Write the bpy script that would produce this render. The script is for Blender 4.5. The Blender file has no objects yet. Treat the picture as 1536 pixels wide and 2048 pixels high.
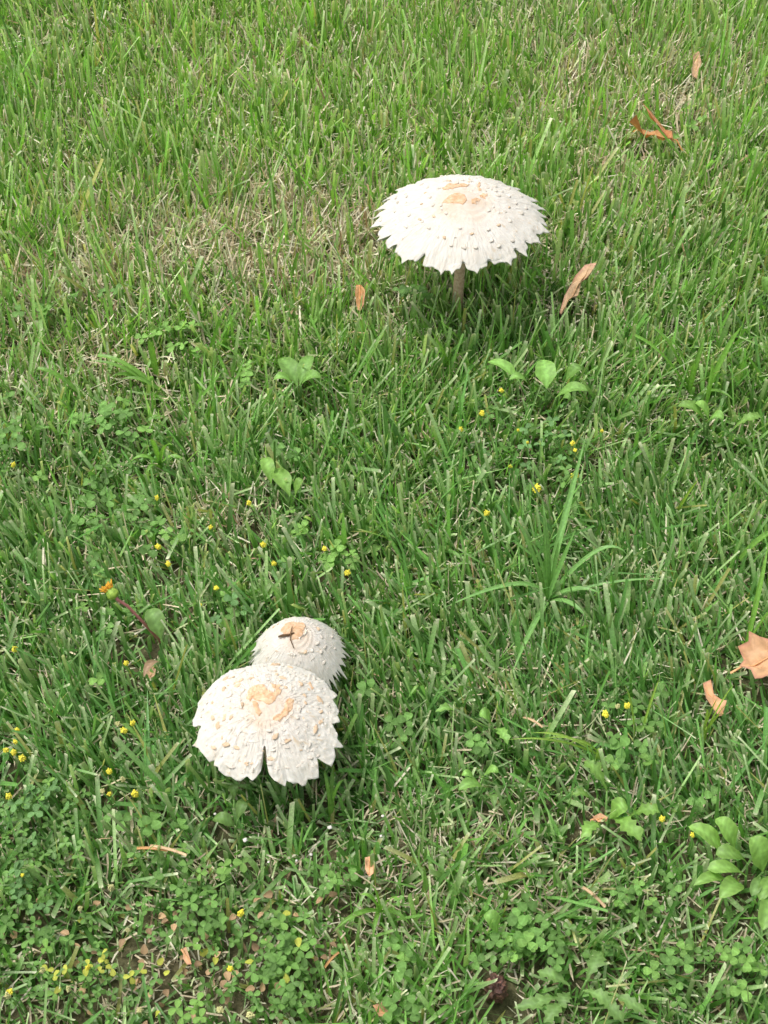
import bpy, bmesh, math, random
import numpy as np
from mathutils import Vector, Matrix, Euler

# ------------------------------------------------------------------ camera, sky, sun, exposure
SC = bpy.context.scene
COL = SC.collection
FPX, PITCH, HCAM = 2850.0, math.radians(49.0), 1.2      # focal length in photo pixels (1536 wide)
cam_d = bpy.data.cameras.new('camera')
cam_d.sensor_fit = 'HORIZONTAL'; cam_d.sensor_width = 36.0
cam_d.lens = FPX / 1536 * 36.0
cam_d.clip_start = 0.02; cam_d.clip_end = 500
cam = bpy.data.objects.new('camera', cam_d); COL.objects.link(cam)
cam.location = (0, 0, HCAM); cam.rotation_euler = (math.pi / 2 - PITCH, 0, 0)
SC.camera = cam
SC.render.resolution_x = 768; SC.render.resolution_y = 1024

SUN_EL, SUN_AZ = math.radians(68), math.radians(-78)     # azimuth from +y towards +x
world = bpy.data.worlds.new('World'); SC.world = world; world.use_nodes = True
wn, wl = world.node_tree.nodes, world.node_tree.links
wn.clear()
sky = wn.new('ShaderNodeTexSky'); sky.sky_type = 'NISHITA'; sky.sun_disc = False
sky.sun_elevation = SUN_EL; sky.sun_rotation = SUN_AZ
sky.dust_density = 4.0; sky.air_density = 1.0; sky.ozone_density = 1.0
hs = wn.new('ShaderNodeHueSaturation'); hs.inputs['Saturation'].default_value = 0.25   # grey cloud cover
bg = wn.new('ShaderNodeBackground'); bg.inputs['Strength'].default_value = 0.14
wo = wn.new('ShaderNodeOutputWorld')
wl.new(sky.outputs[0], hs.inputs['Color']); wl.new(hs.outputs[0], bg.inputs['Color']); wl.new(bg.outputs[0], wo.inputs['Surface'])
sun_d = bpy.data.lights.new('sun', 'SUN'); sun_d.energy = 1.5; sun_d.angle = math.radians(14); sun_d.color = (1.0, 0.975, 0.935)
sun = bpy.data.objects.new('sun', sun_d); COL.objects.link(sun)
sdir = Vector((math.sin(SUN_AZ) * math.cos(SUN_EL), math.cos(SUN_AZ) * math.cos(SUN_EL), math.sin(SUN_EL)))
sun.rotation_euler = sdir.to_track_quat('Z', 'Y').to_euler(); sun.location = sdir * 6
SC.view_settings.view_transform = 'Standard'; SC.view_settings.look = 'None'
SC.view_settings.gamma = 1.0; SC.view_settings.use_curve_mapping = False
SC.view_settings.exposure = 0.46
SC.render.engine = 'CYCLES'

# ------------------------------------------------------------------ helpers
rng = np.random.default_rng(7)
random.seed(7)
FWD = np.array([0, math.cos(PITCH), -math.sin(PITCH)])
UPV = np.array([0, math.sin(PITCH), math.cos(PITCH)])
CAMP = np.array([0, 0, HCAM])

def ray(px, py):
    d = FWD * FPX + np.array([1.0, 0, 0]) * (px - 768) + UPV * (1024 - py)
    return d / np.linalg.norm(d)

def G(px, py, z=0.03):
    """the place in the lawn, at height z, that shows at a photo pixel"""
    d = ray(px, py); t = (z - HCAM) / d[2]
    return CAMP + d * t

def mpp(px, py, z=0.03):
    """metres per photo pixel there"""
    p = G(px, py, z) - CAMP
    return float(p @ FWD) / FPX

def vnoise(x, y, seed=0):
    """smooth value noise in 0..1"""
    x = np.asarray(x, float); y = np.asarray(y, float)
    g = np.random.default_rng(seed).random((256, 256))
    xi = np.floor(x).astype(int); yi = np.floor(y).astype(int)
    fx = x - xi; fy = y - yi
    fx = fx * fx * (3 - 2 * fx); fy = fy * fy * (3 - 2 * fy)
    a = g[xi % 256, yi % 256]; b = g[(xi + 1) % 256, yi % 256]
    c = g[xi % 256, (yi + 1) % 256]; d = g[(xi + 1) % 256, (yi + 1) % 256]
    return (a * (1 - fx) + b * fx) * (1 - fy) + (c * (1 - fx) + d * fx) * fy

def sstep(a, b, x):
    t = np.clip((x - a) / (b - a), 0, 1); return t * t * (3 - 2 * t)

def mesh_np(name, verts, quads=None, tris=None, cols=None, smooth=True):
    me = bpy.data.meshes.new(name)
    verts = np.asarray(verts, np.float32)
    nq = 0 if quads is None else len(quads); nt = 0 if tris is None else len(tris)
    me.vertices.add(len(verts)); me.vertices.foreach_set('co', verts.ravel())
    idx = []; st = []
    if nq: idx.append(np.asarray(quads, np.int32).ravel()); st.append(np.arange(nq) * 4)
    if nt: idx.append(np.asarray(tris, np.int32).ravel()); st.append(nq * 4 + np.arange(nt) * 3)
    idx = np.concatenate(idx).astype(np.int32); st = np.concatenate(st).astype(np.int32)
    me.loops.add(len(idx)); me.loops.foreach_set('vertex_index', idx)
    me.polygons.add(nq + nt); me.polygons.foreach_set('loop_start', st)
    me.polygons.foreach_set('use_smooth', np.full(nq + nt, smooth))
    if cols is not None:
        at = me.color_attributes.new('col', 'FLOAT_COLOR', 'POINT')
        c = np.ones((len(verts), 4), np.float32); c[:, :3] = cols
        at.data.foreach_set('color', c.ravel())
    me.update(calc_edges=True)
    return me

def obj(name, me, mat, parent=None, loc=None):
    o = bpy.data.objects.new(name, me); COL.objects.link(o)
    if mat is not None and me is not None and not me.materials: me.materials.append(mat)
    if parent is not None: o.parent = parent
    if loc is not None: o.location = loc
    return o

def tag(o, label, cat, group=None, kind=None):
    if label: o['label'] = label
    if cat: o['category'] = cat
    if group: o['group'] = group
    if kind: o['kind'] = kind
    return o

def thing(name, label, cat, loc, group=None):
    o = bpy.data.objects.new(name, None); COL.objects.link(o); o.location = loc
    o.empty_display_size = 0.01
    return tag(o, label, cat, group)

class NT:
    def __init__(s, name):
        s.m = bpy.data.materials.new(name); s.m.use_nodes = True
        s.t = s.m.node_tree; s.t.nodes.clear()
        s.out = s.n('ShaderNodeOutputMaterial')
    def n(s, typ, **kw):
        nd = s.t.nodes.new(typ)
        for k, v in kw.items():
            if k.startswith('_'): setattr(nd, k[1:], v)
            else: nd.inputs[k.replace('__', ' ')].default_value = v
        return nd
    def l(s, a, b): s.t.links.new(a, b)
    def mix(s, fac, a, b, mode='MIX'):
        m = s.t.nodes.new('ShaderNodeMix'); m.data_type = 'RGBA'; m.blend_type = mode
        for sock, v in ((m.inputs[0], fac), (m.inputs[6], a), (m.inputs[7], b)):
            if hasattr(v, 'links') or hasattr(v, 'is_output'): s.l(v, sock)
            else: sock.default_value = v if not isinstance(v, tuple) else (*v[:3], 1)
        return m.outputs[2]
    def ramp(s, fac, stops):
        r = s.t.nodes.new('ShaderNodeValToRGB'); e = r.color_ramp.elements
        while len(e) < len(stops): e.new(0.5)
        for el, (p, c) in zip(e, stops): el.position = p; el.color = (*c, 1)
        s.l(fac, r.inputs[0]); return r.outputs[0]

def leaf_material(name, color=None, rough=0.42, trans=0.3, vary=0.18, noise=300, spec=0.45, bump=0.0006, transtint=(1.25, 1.3, 0.6)):
    """thin leaf: gloss above, some light through; colour from the 'col' attribute or fixed, varied per object"""
    k = NT(name)
    if color is None:
        a = k.n('ShaderNodeAttribute', _attribute_name='col'); base = a.outputs['Color']
    else:
        a = k.n('ShaderNodeAttribute', _attribute_name='col')
        base = k.mix(1.0, a.outputs['Color'], tuple(color), 'MULTIPLY')
    tc = k.n('ShaderNodeTexCoord')
    nz = k.n('ShaderNodeTexNoise', Scale=noise, Detail=3.0)
    k.l(tc.outputs['Object'], nz.inputs['Vector'])
    oi = k.n('ShaderNodeObjectInfo')
    mr = k.n('ShaderNodeMapRange'); mr.inputs[3].default_value = 1 - vary * 1.4; mr.inputs[4].default_value = 1 + vary
    k.l(oi.outputs['Random'], mr.inputs[0])
    mr2 = k.n('ShaderNodeMapRange'); mr2.inputs[1].default_value = .3; mr2.inputs[2].default_value = .7
    mr2.inputs[3].default_value = 0.82; mr2.inputs[4].default_value = 1.18
    k.l(nz.outputs['Fac'], mr2.inputs[0])
    mu = k.n('ShaderNodeMath', _operation='MULTIPLY'); k.l(mr.outputs[0], mu.inputs[0]); k.l(mr2.outputs[0], mu.inputs[1])
    cb = k.n('ShaderNodeVectorMath', _operation='SCALE'); k.l(base, cb.inputs[0]); k.l(mu.outputs[0], cb.inputs[3])
    bp = k.n('ShaderNodeBump', Strength=0.6, Distance=bump); k.l(nz.outputs['Fac'], bp.inputs['Height'])
    p = k.n('ShaderNodeBsdfPrincipled', Roughness=rough)
    p.inputs['Specular IOR Level'].default_value = spec
    k.l(cb.outputs[0], p.inputs['Base Color']); k.l(bp.outputs[0], p.inputs['Normal'])
    tr = k.n('ShaderNodeBsdfTranslucent')
    tt = k.mix(1.0, cb.outputs[0], transtint, 'MULTIPLY'); k.l(tt, tr.inputs['Color'])
    mx = k.n('ShaderNodeMixShader', Fac=trans); k.l(p.outputs[0], mx.inputs[1]); k.l(tr.outputs[0], mx.inputs[2])
    k.l(mx.outputs[0], k.out.inputs['Surface'])
    return k.m

def plain(name, color, rough=0.7, vary=0.15, noise=400, bump=0.0005, c2=None, spec=0.3, sss=0.0):
    k = NT(name)
    tc = k.n('ShaderNodeTexCoord'); nz = k.n('ShaderNodeTexNoise', Scale=noise, Detail=5.0, Roughness=0.65)
    k.l(tc.outputs['Object'], nz.inputs['Vector'])
    c2 = c2 or tuple(c * 0.55 for c in color)
    cr = k.ramp(nz.outputs['Fac'], [(0.33, c2), (0.62, color)])
    oi = k.n('ShaderNodeObjectInfo')
    mr = k.n('ShaderNodeMapRange'); mr.inputs[3].default_value = 1 - vary * 1.3; mr.inputs[4].default_value = 1 + vary
    k.l(oi.outputs['Random'], mr.inputs[0])
    cb = k.n('ShaderNodeVectorMath', _operation='SCALE'); k.l(cr, cb.inputs[0]); k.l(mr.outputs[0], cb.inputs[3])
    bp = k.n('ShaderNodeBump', Strength=0.8, Distance=bump); k.l(nz.outputs['Fac'], bp.inputs['Height'])
    p = k.n('ShaderNodeBsdfPrincipled', Roughness=rough); p.inputs['Specular IOR Level'].default_value = spec
    if sss: p.inputs['Subsurface Weight'].default_value = sss; p.inputs['Subsurface Radius'].default_value = (.004, .003, .002)
    k.l(cb.outputs[0], p.inputs['Base Color']); k.l(bp.outputs[0], p.inputs['Normal'])
    k.l(p.outputs[0], k.out.inputs['Surface'])
    return k.m

M = {}
M['grass'] = leaf_material('grass_blade', None, rough=0.34, trans=0.38, vary=0.0, noise=500, spec=0.48)
M['straw'] = leaf_material('dry_grass', None, rough=0.65, trans=0.15, vary=0.0, noise=700, spec=0.25, transtint=(1.1, 1.0, 0.8))
M['weedgrass'] = leaf_material('broad_grass', (0.21, 0.42, 0.07), rough=0.42, trans=0.32, vary=0.2)
M['weedgrass_blue'] = leaf_material('pale_grass', (0.22, 0.43, 0.115), rough=0.45, trans=0.3, vary=0.12)
M['sedge'] = leaf_material('sedge', (0.333, 0.507, 0.088), rough=0.45, trans=0.3, vary=0.12)
M['weed'] = leaf_material('broad_leaf', (0.24, 0.43, 0.085), rough=0.48, trans=0.32, vary=0.14, noise=160, bump=0.0015)
M['weed_dark'] = leaf_material('broad_leaf_dark', (0.17, 0.3, 0.075), rough=0.5, trans=0.3, vary=0.12, noise=160, bump=0.0015)
M['clover'] = leaf_material('clover_green', (0.175, 0.345, 0.078), rough=0.5, trans=0.3, vary=0.25, noise=260)
M['clover_light'] = leaf_material('clover_light', (0.25, 0.46, 0.1), rough=0.5, trans=0.33, vary=0.2, noise=260)
M['clover_blue'] = leaf_material('clover_blue', (0.16, 0.32, 0.1), rough=0.45, trans=0.25, vary=0.25, noise=260)
M['clover_yellow'] = leaf_material('clover_yellow', (0.567, 0.594, 0.095), rough=0.5, trans=0.3, vary=0.25, noise=260)
M['dead_leaflet'] = leaf_material('dead_leaflet', (0.5, 0.33, 0.18), rough=0.7, trans=0.15, vary=0.35, noise=260, transtint=(1, 1, .8))
M['petiole'] = leaf_material('petiole', (0.21, 0.385, 0.105), rough=0.5, trans=0.1, vary=0.2)
M['flower'] = plain('yellow_flower', (1.0, 0.9, 0.09), rough=0.6, vary=0.1, noise=600, c2=(0.9, 0.78, 0.08))
M['flower_pale'] = plain('spent_flower', (0.74, 0.74, 0.36), rough=0.7, vary=0.12, noise=900, c2=(0.56, 0.50, 0.20))
M['white_crumb'] = plain('white_crumb', (0.80, 0.77, 0.72), rough=0.8, vary=0.08, noise=500, c2=(0.66, 0.6, 0.52))
M['tan_leaf'] = leaf_material('tan_leaf', (0.68, 0.41, 0.21), rough=0.6, trans=0.18, vary=0.1, noise=120, bump=0.002, transtint=(1.1, .9, .6))
M['orange_leaf'] = leaf_material('orange_leaf', (0.62, 0.34, 0.13), rough=0.5, trans=0.22, vary=0.15, noise=150, bump=0.002, transtint=(1.2, .8, .4))
M['brown_leaf'] = leaf_material('brown_leaf', (0.58, 0.4, 0.22), rough=0.65, trans=0.15, vary=0.15, noise=200, bump=0.003, transtint=(1.1, .9, .6))
M['dark_lump'] = plain('dark_bark', (0.20, 0.095, 0.07), rough=0.5, vary=0.3, noise=250, c2=(0.05, 0.025, 0.02), bump=0.003, spec=0.5)
M['red_stalk'] = plain('red_stalk', (0.50, 0.20, 0.19), rough=0.45, vary=0.05, noise=200, c2=(0.42, 0.15, 0.13))
M['bud'] = plain('green_bud', (0.33, 0.5, 0.07), rough=0.5, vary=0.05, noise=300, c2=(0.12, 0.2, 0.03))
M['petal'] = plain('dried_petal', (0.85, 0.45, 0.03), rough=0.6, vary=0.1, noise=600, c2=(0.4, 0.15, 0.02))
M['twig'] = plain('twig', (0.16, 0.09, 0.04), rough=0.7, vary=0.1, noise=500)

# ------------------------------------------------------------------ ground (soil with thatch colour)
def ground_material():
    k = NT('soil')
    tc = k.n('ShaderNodeTexCoord')
    n1 = k.n('ShaderNodeTexNoise', Scale=120.0, Detail=8.0, Roughness=0.7)
    n2 = k.n('ShaderNodeTexNoise', Scale=9.0, Detail=4.0)
    k.l(tc.outputs['Object'], n1.inputs['Vector']); k.l(tc.outputs['Object'], n2.inputs['Vector'])
    soil = k.ramp(n1.outputs['Fac'], [(0.3, (0.05, 0.035, 0.025)), (0.5, (0.17, 0.125, 0.08)), (0.7, (0.36, 0.28, 0.18))])
    green = k.ramp(n1.outputs['Fac'], [(0.3, (0.035, 0.05, 0.02)), (0.7, (0.13, 0.17, 0.06))])
    c = k.mix(n2.outputs['Fac'], soil, green)
    bp = k.n('ShaderNodeBump', Strength=1.0, Distance=0.006); k.l(n1.outputs['Fac'], bp.inputs['Height'])
    p = k.n('ShaderNodeBsdfPrincipled', Roughness=0.95); p.inputs['Specular IOR Level'].default_value = 0.15
    k.l(c, p.inputs['Base Color']); k.l(bp.outputs[0], p.inputs['Normal']); k.l(p.outputs[0], k.out.inputs['Surface'])
    return k.m

def gz(x, y):
    """height of the soil"""
    return (vnoise(x * 3.1 + 40, y * 3.1 + 40, 3) - 0.5) * 0.012 + (vnoise(x * 17 + 90, y * 17 + 90, 4) - 0.5) * 0.007

gx = np.concatenate([[-60, -20, -8], np.linspace(-3, 3, 151), [8, 20, 60]])
gy = np.concatenate([[-60, -20, -6], np.linspace(-1.2, 4.8, 151), [9, 20, 60]])
XX, YY = np.meshgrid(gx, gy, indexing='ij')
ZZ = gz(XX, YY)
nx, ny = XX.shape
vi = np.arange(nx * ny).reshape(nx, ny)
q = np.stack([vi[:-1, :-1], vi[1:, :-1], vi[1:, 1:], vi[:-1, 1:]], -1).reshape(-1, 4)
o = obj('ground', mesh_np('ground', np.stack([XX, YY, ZZ], -1).reshape(-1, 3), q), ground_material())
o['kind'] = 'structure'; o['label'] = 'dark soil and thatch under the lawn'

def ground_at(x, y): return float(gz(np.array(x), np.array(y)))

THIN = []      # (x, y, radius, keep probability, height factor): room in the grass for leaves and caps

# ------------------------------------------------------------------ mushrooms
def cap_material(name, warm, tan_center):
    k = NT(name)
    tc = k.n('ShaderNodeTexCoord')
    gr = k.n('ShaderNodeAttribute', _attribute_name='col')      # r = distance from the middle, g = torn-skin value
    sp = k.n('ShaderNodeSeparateColor'); k.l(gr.outputs['Color'], sp.inputs[0])
    n1 = k.n('ShaderNodeTexNoise', Scale=90.0, Detail=6.0, Roughness=0.6); k.l(tc.outputs['Object'], n1.inputs['Vector'])
    n2 = k.n('ShaderNodeTexNoise', Scale=900.0, Detail=4.0, Roughness=0.6); k.l(tc.outputs['Object'], n2.inputs['Vector'])
    white = k.ramp(n1.outputs['Fac'], [(0.35, (0.84, 0.80, 0.74)), (0.6, (0.88, 0.865, 0.83))])
    cen = k.ramp(sp.outputs[0], [(0.0, tan_center), (0.22, tan_center), (0.45, (0.87, 0.845, 0.81)), (1.0, (0.88, 0.87, 0.825))])
    c = k.mix(1.0, white, cen, 'MULTIPLY')
    nb = k.n('ShaderNodeTexNoise', Scale=75.0, Detail=5.0, Roughness=0.65); k.l(tc.outputs['Object'], nb.inputs['Vector'])
    cf = k.ramp(sp.outputs[0], [(0.0, (1, 1, 1)), (0.2, (.8, .8, .8)), (0.42, (0, 0, 0))])
    bf = k.ramp(nb.outputs['Fac'], [(0.42, (0, 0, 0)), (0.68, (1, 1, 1))])
    c = k.mix(k.mix(1.0, cf, bf, 'MULTIPLY'), c, (0.72, 0.55, 0.40))            # tan skin showing round the middle
    c = k.mix(1.0, c, (0.86, 0.855, 0.835), 'MULTIPLY')
    torn = k.ramp(sp.outputs[1], [(0.0, (1, 1, 1)), (0.55, (1, 1, 1)), (0.95, warm)])
    c = k.mix(1.0, c, torn, 'MULTIPLY')
    bp = k.n('ShaderNodeBump', Strength=0.5, Distance=0.0007); k.l(n2.outputs['Fac'], bp.inputs['Height'])
    p = k.n('ShaderNodeBsdfPrincipled', Roughness=0.75); p.inputs['Specular IOR Level'].default_value = 0.2
    p.inputs['Subsurface Weight'].default_value = 0.10; p.inputs['Subsurface Radius'].default_value = (.006, .0045, .003)
    p.inputs['Subsurface Scale'].default_value = 0.6
    k.l(c, p.inputs['Base Color']); k.l(bp.outputs[0], p.inputs['Normal']); k.l(p.outputs[0], k.out.inputs['Surface'])
    return k.m

M['cap'] = cap_material('mushroom_cap', (0.90, 0.78, 0.62), (0.87, 0.80, 0.73))
M['gill'] = plain('gills', (0.50, 0.52, 0.40), rough=0.8, vary=0.02, noise=300, c2=(0.42, 0.44, 0.33))
M['stem'] = plain('mushroom_stem', (0.72, 0.54, 0.37), rough=0.75, vary=0.02, noise=260, c2=(0.46, 0.30, 0.18), bump=0.001)
M['ring'] = plain('mushroom_ring', (0.62, 0.52, 0.42), rough=0.8, vary=0.02, noise=200)
M['patch'] = plain('tan_skin', (0.74, 0.52, 0.34), rough=0.7, vary=0.06, noise=190, c2=(0.54, 0.32, 0.165), bump=0.0004)
M['scale_cream'] = plain('cream_scale', (0.74, 0.70, 0.63), rough=0.8, vary=0.05, noise=260, c2=(0.68, 0.57, 0.44), bump=0.0004)
M['scale_tan'] = plain('tan_scale', (0.76, 0.60, 0.42), rough=0.8, vary=0.1, noise=260, c2=(0.58, 0.38, 0.22), bump=0.0004)
M['scale_grey'] = plain('grey_scale', (0.76, 0.71, 0.62), rough=0.8, vary=0.1, noise=300, c2=(0.52, 0.45, 0.35), bump=0.0005)

def scale_mesh(seed, n=9):
    """one torn skin scale, unit radius: an uneven pad, lifted on its outer (+x) side"""
    r = np.random.default_rng(seed)
    a = np.linspace(0, 2 * math.pi, n, endpoint=False) + r.uniform(-.2, .2, n)
    rad = r.uniform(.7, 1.15, n)
    ox, oy = np.cos(a) * rad * .75, np.sin(a) * rad
    lift = 0.18 + 0.34 * (ox > 0) * r.uniform(.5, 1.3, n)
    v = [(0.1, 0, .5)] + [(x * .62, y * .62, .46 + l * .4) for x, y, l in zip(ox, oy, lift)]
    v += [(x, y, l) for x, y, l in zip(ox, oy, lift)] + [(x * .85, y * .85, -.35) for x, y in zip(ox, oy)]
    t = [(0, 1 + i, 1 + (i + 1) % n) for i in range(n)]
    q = []
    for ring in (1, 1 + n):
        q += [(ring + i, ring + n + i, ring + n + (i + 1) % n, ring + (i + 1) % n) for i in range(n)]
    return mesh_np('scale', v, q, t)
SCALES = {m: [scale_mesh(50 + i) for i in range(7)] for m in ('scale_cream', 'scale_tan', 'scale_grey')}
for m, lst in SCALES.items():
    for me in lst: me.materials.append(M[m])

class Cap:
    """a mushroom cap: dome over a rim of traced outline"""
    def __init__(s, cx, cy, zr, R, h, power, outline, seed, tilt=(0, 0), shag=1.0, blend=0.45, droop=0.0, boss=.10):
        s.c = np.array([cx, cy, zr]); s.R = R; s.h = h; s.pw = power; s.tilt = tilt; s.seed = seed
        s.boss = boss; s.shag = shag; s.blend = blend; s.droop = droop
        th, rr = outline
        o = np.argsort(th); th, rr = th[o], rr[o]
        s.th = np.concatenate([th - 2 * math.pi, th, th + 2 * math.pi]); s.rr = np.concatenate([rr, rr, rr])
    def Rt(s, th): return np.interp(np.mod(th, 2 * math.pi), s.th, s.rr)
    def z0(s, x, y):
        r = np.hypot(x, y); u = r / s.R
        z = s.h * (1 - u ** s.pw) + s.h * s.boss * np.exp(-(u / .2) ** 2)      # low boss in the middle
        z -= s.droop * sstep(.78, 1.1, u)
        return z + x * s.tilt[0] + y * s.tilt[1]
    def relief(s, x, y):
        r = np.hypot(x, y); th = np.arctan2(y, x); u = r / s.R
        k = s.seed * 10
        fib = vnoise(th * 60 + 500, r * 160 + 30, k + 1) - .5                        # radial fibres
        ringn = vnoise(th * 16 + 300, r * 520 + vnoise(th * 5 + 200, r * 60, k + 2) * 8, k + 3)   # torn rings
        tear = sstep(.52, .8, ringn) * sstep(.12, .3, u)
        wav = vnoise(x * 45 + 100, y * 45 + 100, k + 4) - .5
        fine = vnoise(x * 420 + 100, y * 420 + 100, k + 5) - .5
        pl = vnoise(th * 22 + 900, r * 9 + 3, k + 8) - .5
        z = fib * 0.0010 * sstep(.2, .6, u) + pl * .0020 * sstep(.6, 1., u) * (s.R / .1) + (tear * 0.0008 + fine * 0.0005) * s.shag + wav * 0.003 + np.sin(u * 75 + wav * 9) * .00045 * np.exp(-((u - .25) / .16) ** 2)
        return z, tear
    def surf(s, x, y):
        return s.c[2] + s.z0(x, y) + s.relief(x, y)[0]
    def hit(s, px, py):
        """local x, y where the sight line through a photo pixel meets the dome"""
        d = ray(px, py); t0 = ((s.c[2] + s.h * 1.2) - HCAM) / d[2]
        t = t0 + np.linspace(0, .25, 1500)
        p = CAMP[None] + d[None] * t[:, None]; lx, ly = p[:, 0] - s.c[0], p[:, 1] - s.c[1]
        u = np.hypot(lx, ly) / s.R
        hit = np.nonzero((p[:, 2] <= s.c[2] + s.z0(lx, ly)) & (u < 1.15))[0]
        i = hit[0] if len(hit) else int(np.argmin(u))
        lx, ly = float(lx[i]), float(ly[i])
        return lx, ly
    def build(s, root, NTH=520, NR=52):
        th = np.linspace(0, 2 * math.pi, NTH, endpoint=False)
        rho = np.linspace(0, 1, NR + 1)[1:] ** 0.9
        T, P = np.meshgrid(th, rho, indexing='ij')
        Rt = s.Rt(T)
        r = P * (s.R + (Rt - s.R) * sstep(s.blend, 1, P))
        x, y = r * np.cos(T), r * np.sin(T)
        z = s.z0(x, y); rel, tear = s.relief(x, y)
        notch = np.clip((s.R - Rt) / s.R, 0, 1)                 # lobe edges beside a slit turn down
        z = z + rel - notch * sstep(.6, 1, P) * s.R * 0.10
        z -= (sstep(.8, 1., P) * (vnoise(T * 7 + 50, P * 2 + 9, s.seed + 77) - .4)) * s.R * 0.05
        thick = 0.0008 + 0.006 * (1 - P) ** 0.7
        top = np.stack([x, y, z], -1); bot = np.stack([x * .995, y * .995, z - thick], -1)
        n = NTH * NR
        v = np.concatenate([[[0, 0, float(s.z0(np.array(0.), np.array(0.)))]], top.reshape(-1, 3), bot.reshape(-1, 3), [[0, 0, float(s.h - .008)]]])
        I = 1 + np.arange(n).reshape(NTH, NR); J = np.roll(I, -1, 0)
        q = [np.stack([I[:, :-1], I[:, 1:], J[:, 1:], J[:, :-1]], -1).reshape(-1, 4)]
        B = I + n; Bj = J + n
        q.append(np.stack([B[:, :-1], Bj[:, :-1], Bj[:, 1:], B[:, 1:]], -1).reshape(-1, 4))
        q.append(np.stack([I[:, -1], B[:, -1], Bj[:, -1], J[:, -1]], -1))
        t = [np.stack([np.zeros(NTH, int), I[:, 0], J[:, 0]], -1), np.stack([np.full(NTH, 2 * n + 1), Bj[:, 0], B[:, 0]], -1)]
        u = (r / s.R)
        c1 = np.stack([u, tear * vnoise(x * 300 + 60, y * 300 + 60, s.seed + 5), u * 0], -1).reshape(-1, 3)
        cols = np.concatenate([[[0, 0, 0]], c1, np.ones((n, 3)) * [1, 0, 0], [[1, 0, 0]]])
        cap = obj('cap', mesh_np('cap', v, np.concatenate(q), np.concatenate(t), cols), M['cap'], root, (0, 0, s.c[2] - root.location.z))
        # gills: thin upright sheets under the cap
        ng = 110; gv = []; gq = []
        for i in range(ng):
            a = 2 * math.pi * i / ng
            re = float(s.Rt(np.array(a))) * .93
            rs = np.linspace(.16 * s.R, max(re, .2 * s.R), 6)
            for rj in rs:
                zt = float(s.z0(np.array(rj * math.cos(a)), np.array(rj * math.sin(a)))) - 0.004
                dpt = 0.010 * math.sin(min(1, (rj / s.R)) * math.pi * .9 + .2) * (s.R / .1) + .001
                gv += [(rj * math.cos(a), rj * math.sin(a), zt), (rj * math.cos(a), rj * math.sin(a), zt - dpt)]
            b = i * 12
            gq += [(b + 2 * j, b + 2 * j + 1, b + 2 * j + 3, b + 2 * j + 2) for j in range(5)]
        obj('gills', mesh_np('gills', gv, gq, smooth=False), M['gill'], cap)
        s.cap = cap
        return cap
    def patch(s, pts, thick=0.0011, mat='patch', name='skin_patch', cell=0.0007, seed=0, curl=0.0009):
        """a piece of the brown middle skin: outline in photo pixels laid onto the dome"""
        P = np.array([s.hit(*p) for p in pts])
        lo, hi = P.min(0) - cell * 2, P.max(0) + cell * 2
        gx_ = np.arange(lo[0], hi[0], cell); gy_ = np.arange(lo[1], hi[1], cell)
        X, Y = np.meshgrid(gx_, gy_, indexing='ij')
        wx = X + (vnoise(X * 260, Y * 260, 31 + seed) - .5) * .003; wy = Y + (vnoise(X * 260, Y * 260, 32 + seed) - .5) * .003
        ins = np.zeros(X.shape, bool); dist = np.full(X.shape, 9.)
        for i in range(len(P)):
            a, b = P[i], P[(i + 1) % len(P)]
            cond = ((a[1] > wy) != (b[1] > wy)) & (wx < (b[0] - a[0]) * (wy - a[1]) / (b[1] - a[1] + 1e-12) + a[0])
            ins ^= cond
            e = b - a; tt = np.clip(((wx - a[0]) * e[0] + (wy - a[1]) * e[1]) / (e @ e + 1e-12), 0, 1)
            dist = np.minimum(dist, np.hypot(wx - a[0] - tt * e[0], wy - a[1] - tt * e[1]))
        cells = ins[:-1, :-1] & ins[1:, :-1] & ins[1:, 1:] & ins[:-1, 1:]
        if cells.sum() < 4: return
        Zs = s.surf(X, Y) - s.c[2]
        edge = np.exp(-dist / .0022)
        top = Zs + thick * (1 - .8 * edge) + curl * edge * sstep(.5, .85, vnoise(X * 120, Y * 120, 60 + seed)) * 1.6 + (vnoise(X * 500, Y * 500, 61) - .5) * .0003
        bot = Zs - .0025
        n = X.size; id_ = np.arange(n).reshape(X.shape)
        v = np.concatenate([np.stack([X, Y, top], -1).reshape(-1, 3), np.stack([X, Y, bot], -1).reshape(-1, 3)])
        q = []
        for i, j in zip(*np.nonzero(cells)):
            q.append((id_[i, j], id_[i + 1, j], id_[i + 1, j + 1], id_[i, j + 1]))
            for di, dj, a, b in ((-1, 0, (0, 1), (0, 0)), (1, 0, (1, 0), (1, 1)), (0, -1, (0, 0), (1, 0)), (0, 1, (1, 1), (0, 1))):
                ii, jj = i + di, j + dj
                if ii < 0 or jj < 0 or ii >= cells.shape[0] or jj >= cells.shape[1] or not cells[ii, jj]:
                    p0 = id_[i + a[0], j + a[1]]; p1 = id_[i + b[0], j + b[1]]
                    q.append((p1, p0, p0 + n, p1 + n))
        q = np.array(q); used = np.unique(q); mp = -np.ones(len(v), int); mp[used] = np.arange(len(used))
        vv = v[used].copy()
        bm = bmesh.new()                                   # smooth the stepped border
        bv = [bm.verts.new(p) for p in vv]
        for f in mp[q]:
            try: bm.faces.new([bv[k] for k in f])
            except ValueError: pass
        for _ in range(3): bmesh.ops.smooth_vert(bm, verts=bm.verts, factor=.5, use_axis_x=True, use_axis_y=True, use_axis_z=False)
        me = bpy.data.meshes.new(name); bm.to_mesh(me); bm.free(); me.name = name
        me.polygons.foreach_set('use_smooth', np.ones(len(me.polygons), bool))
        return obj(name, me, M[mat], s.cap)
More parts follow.
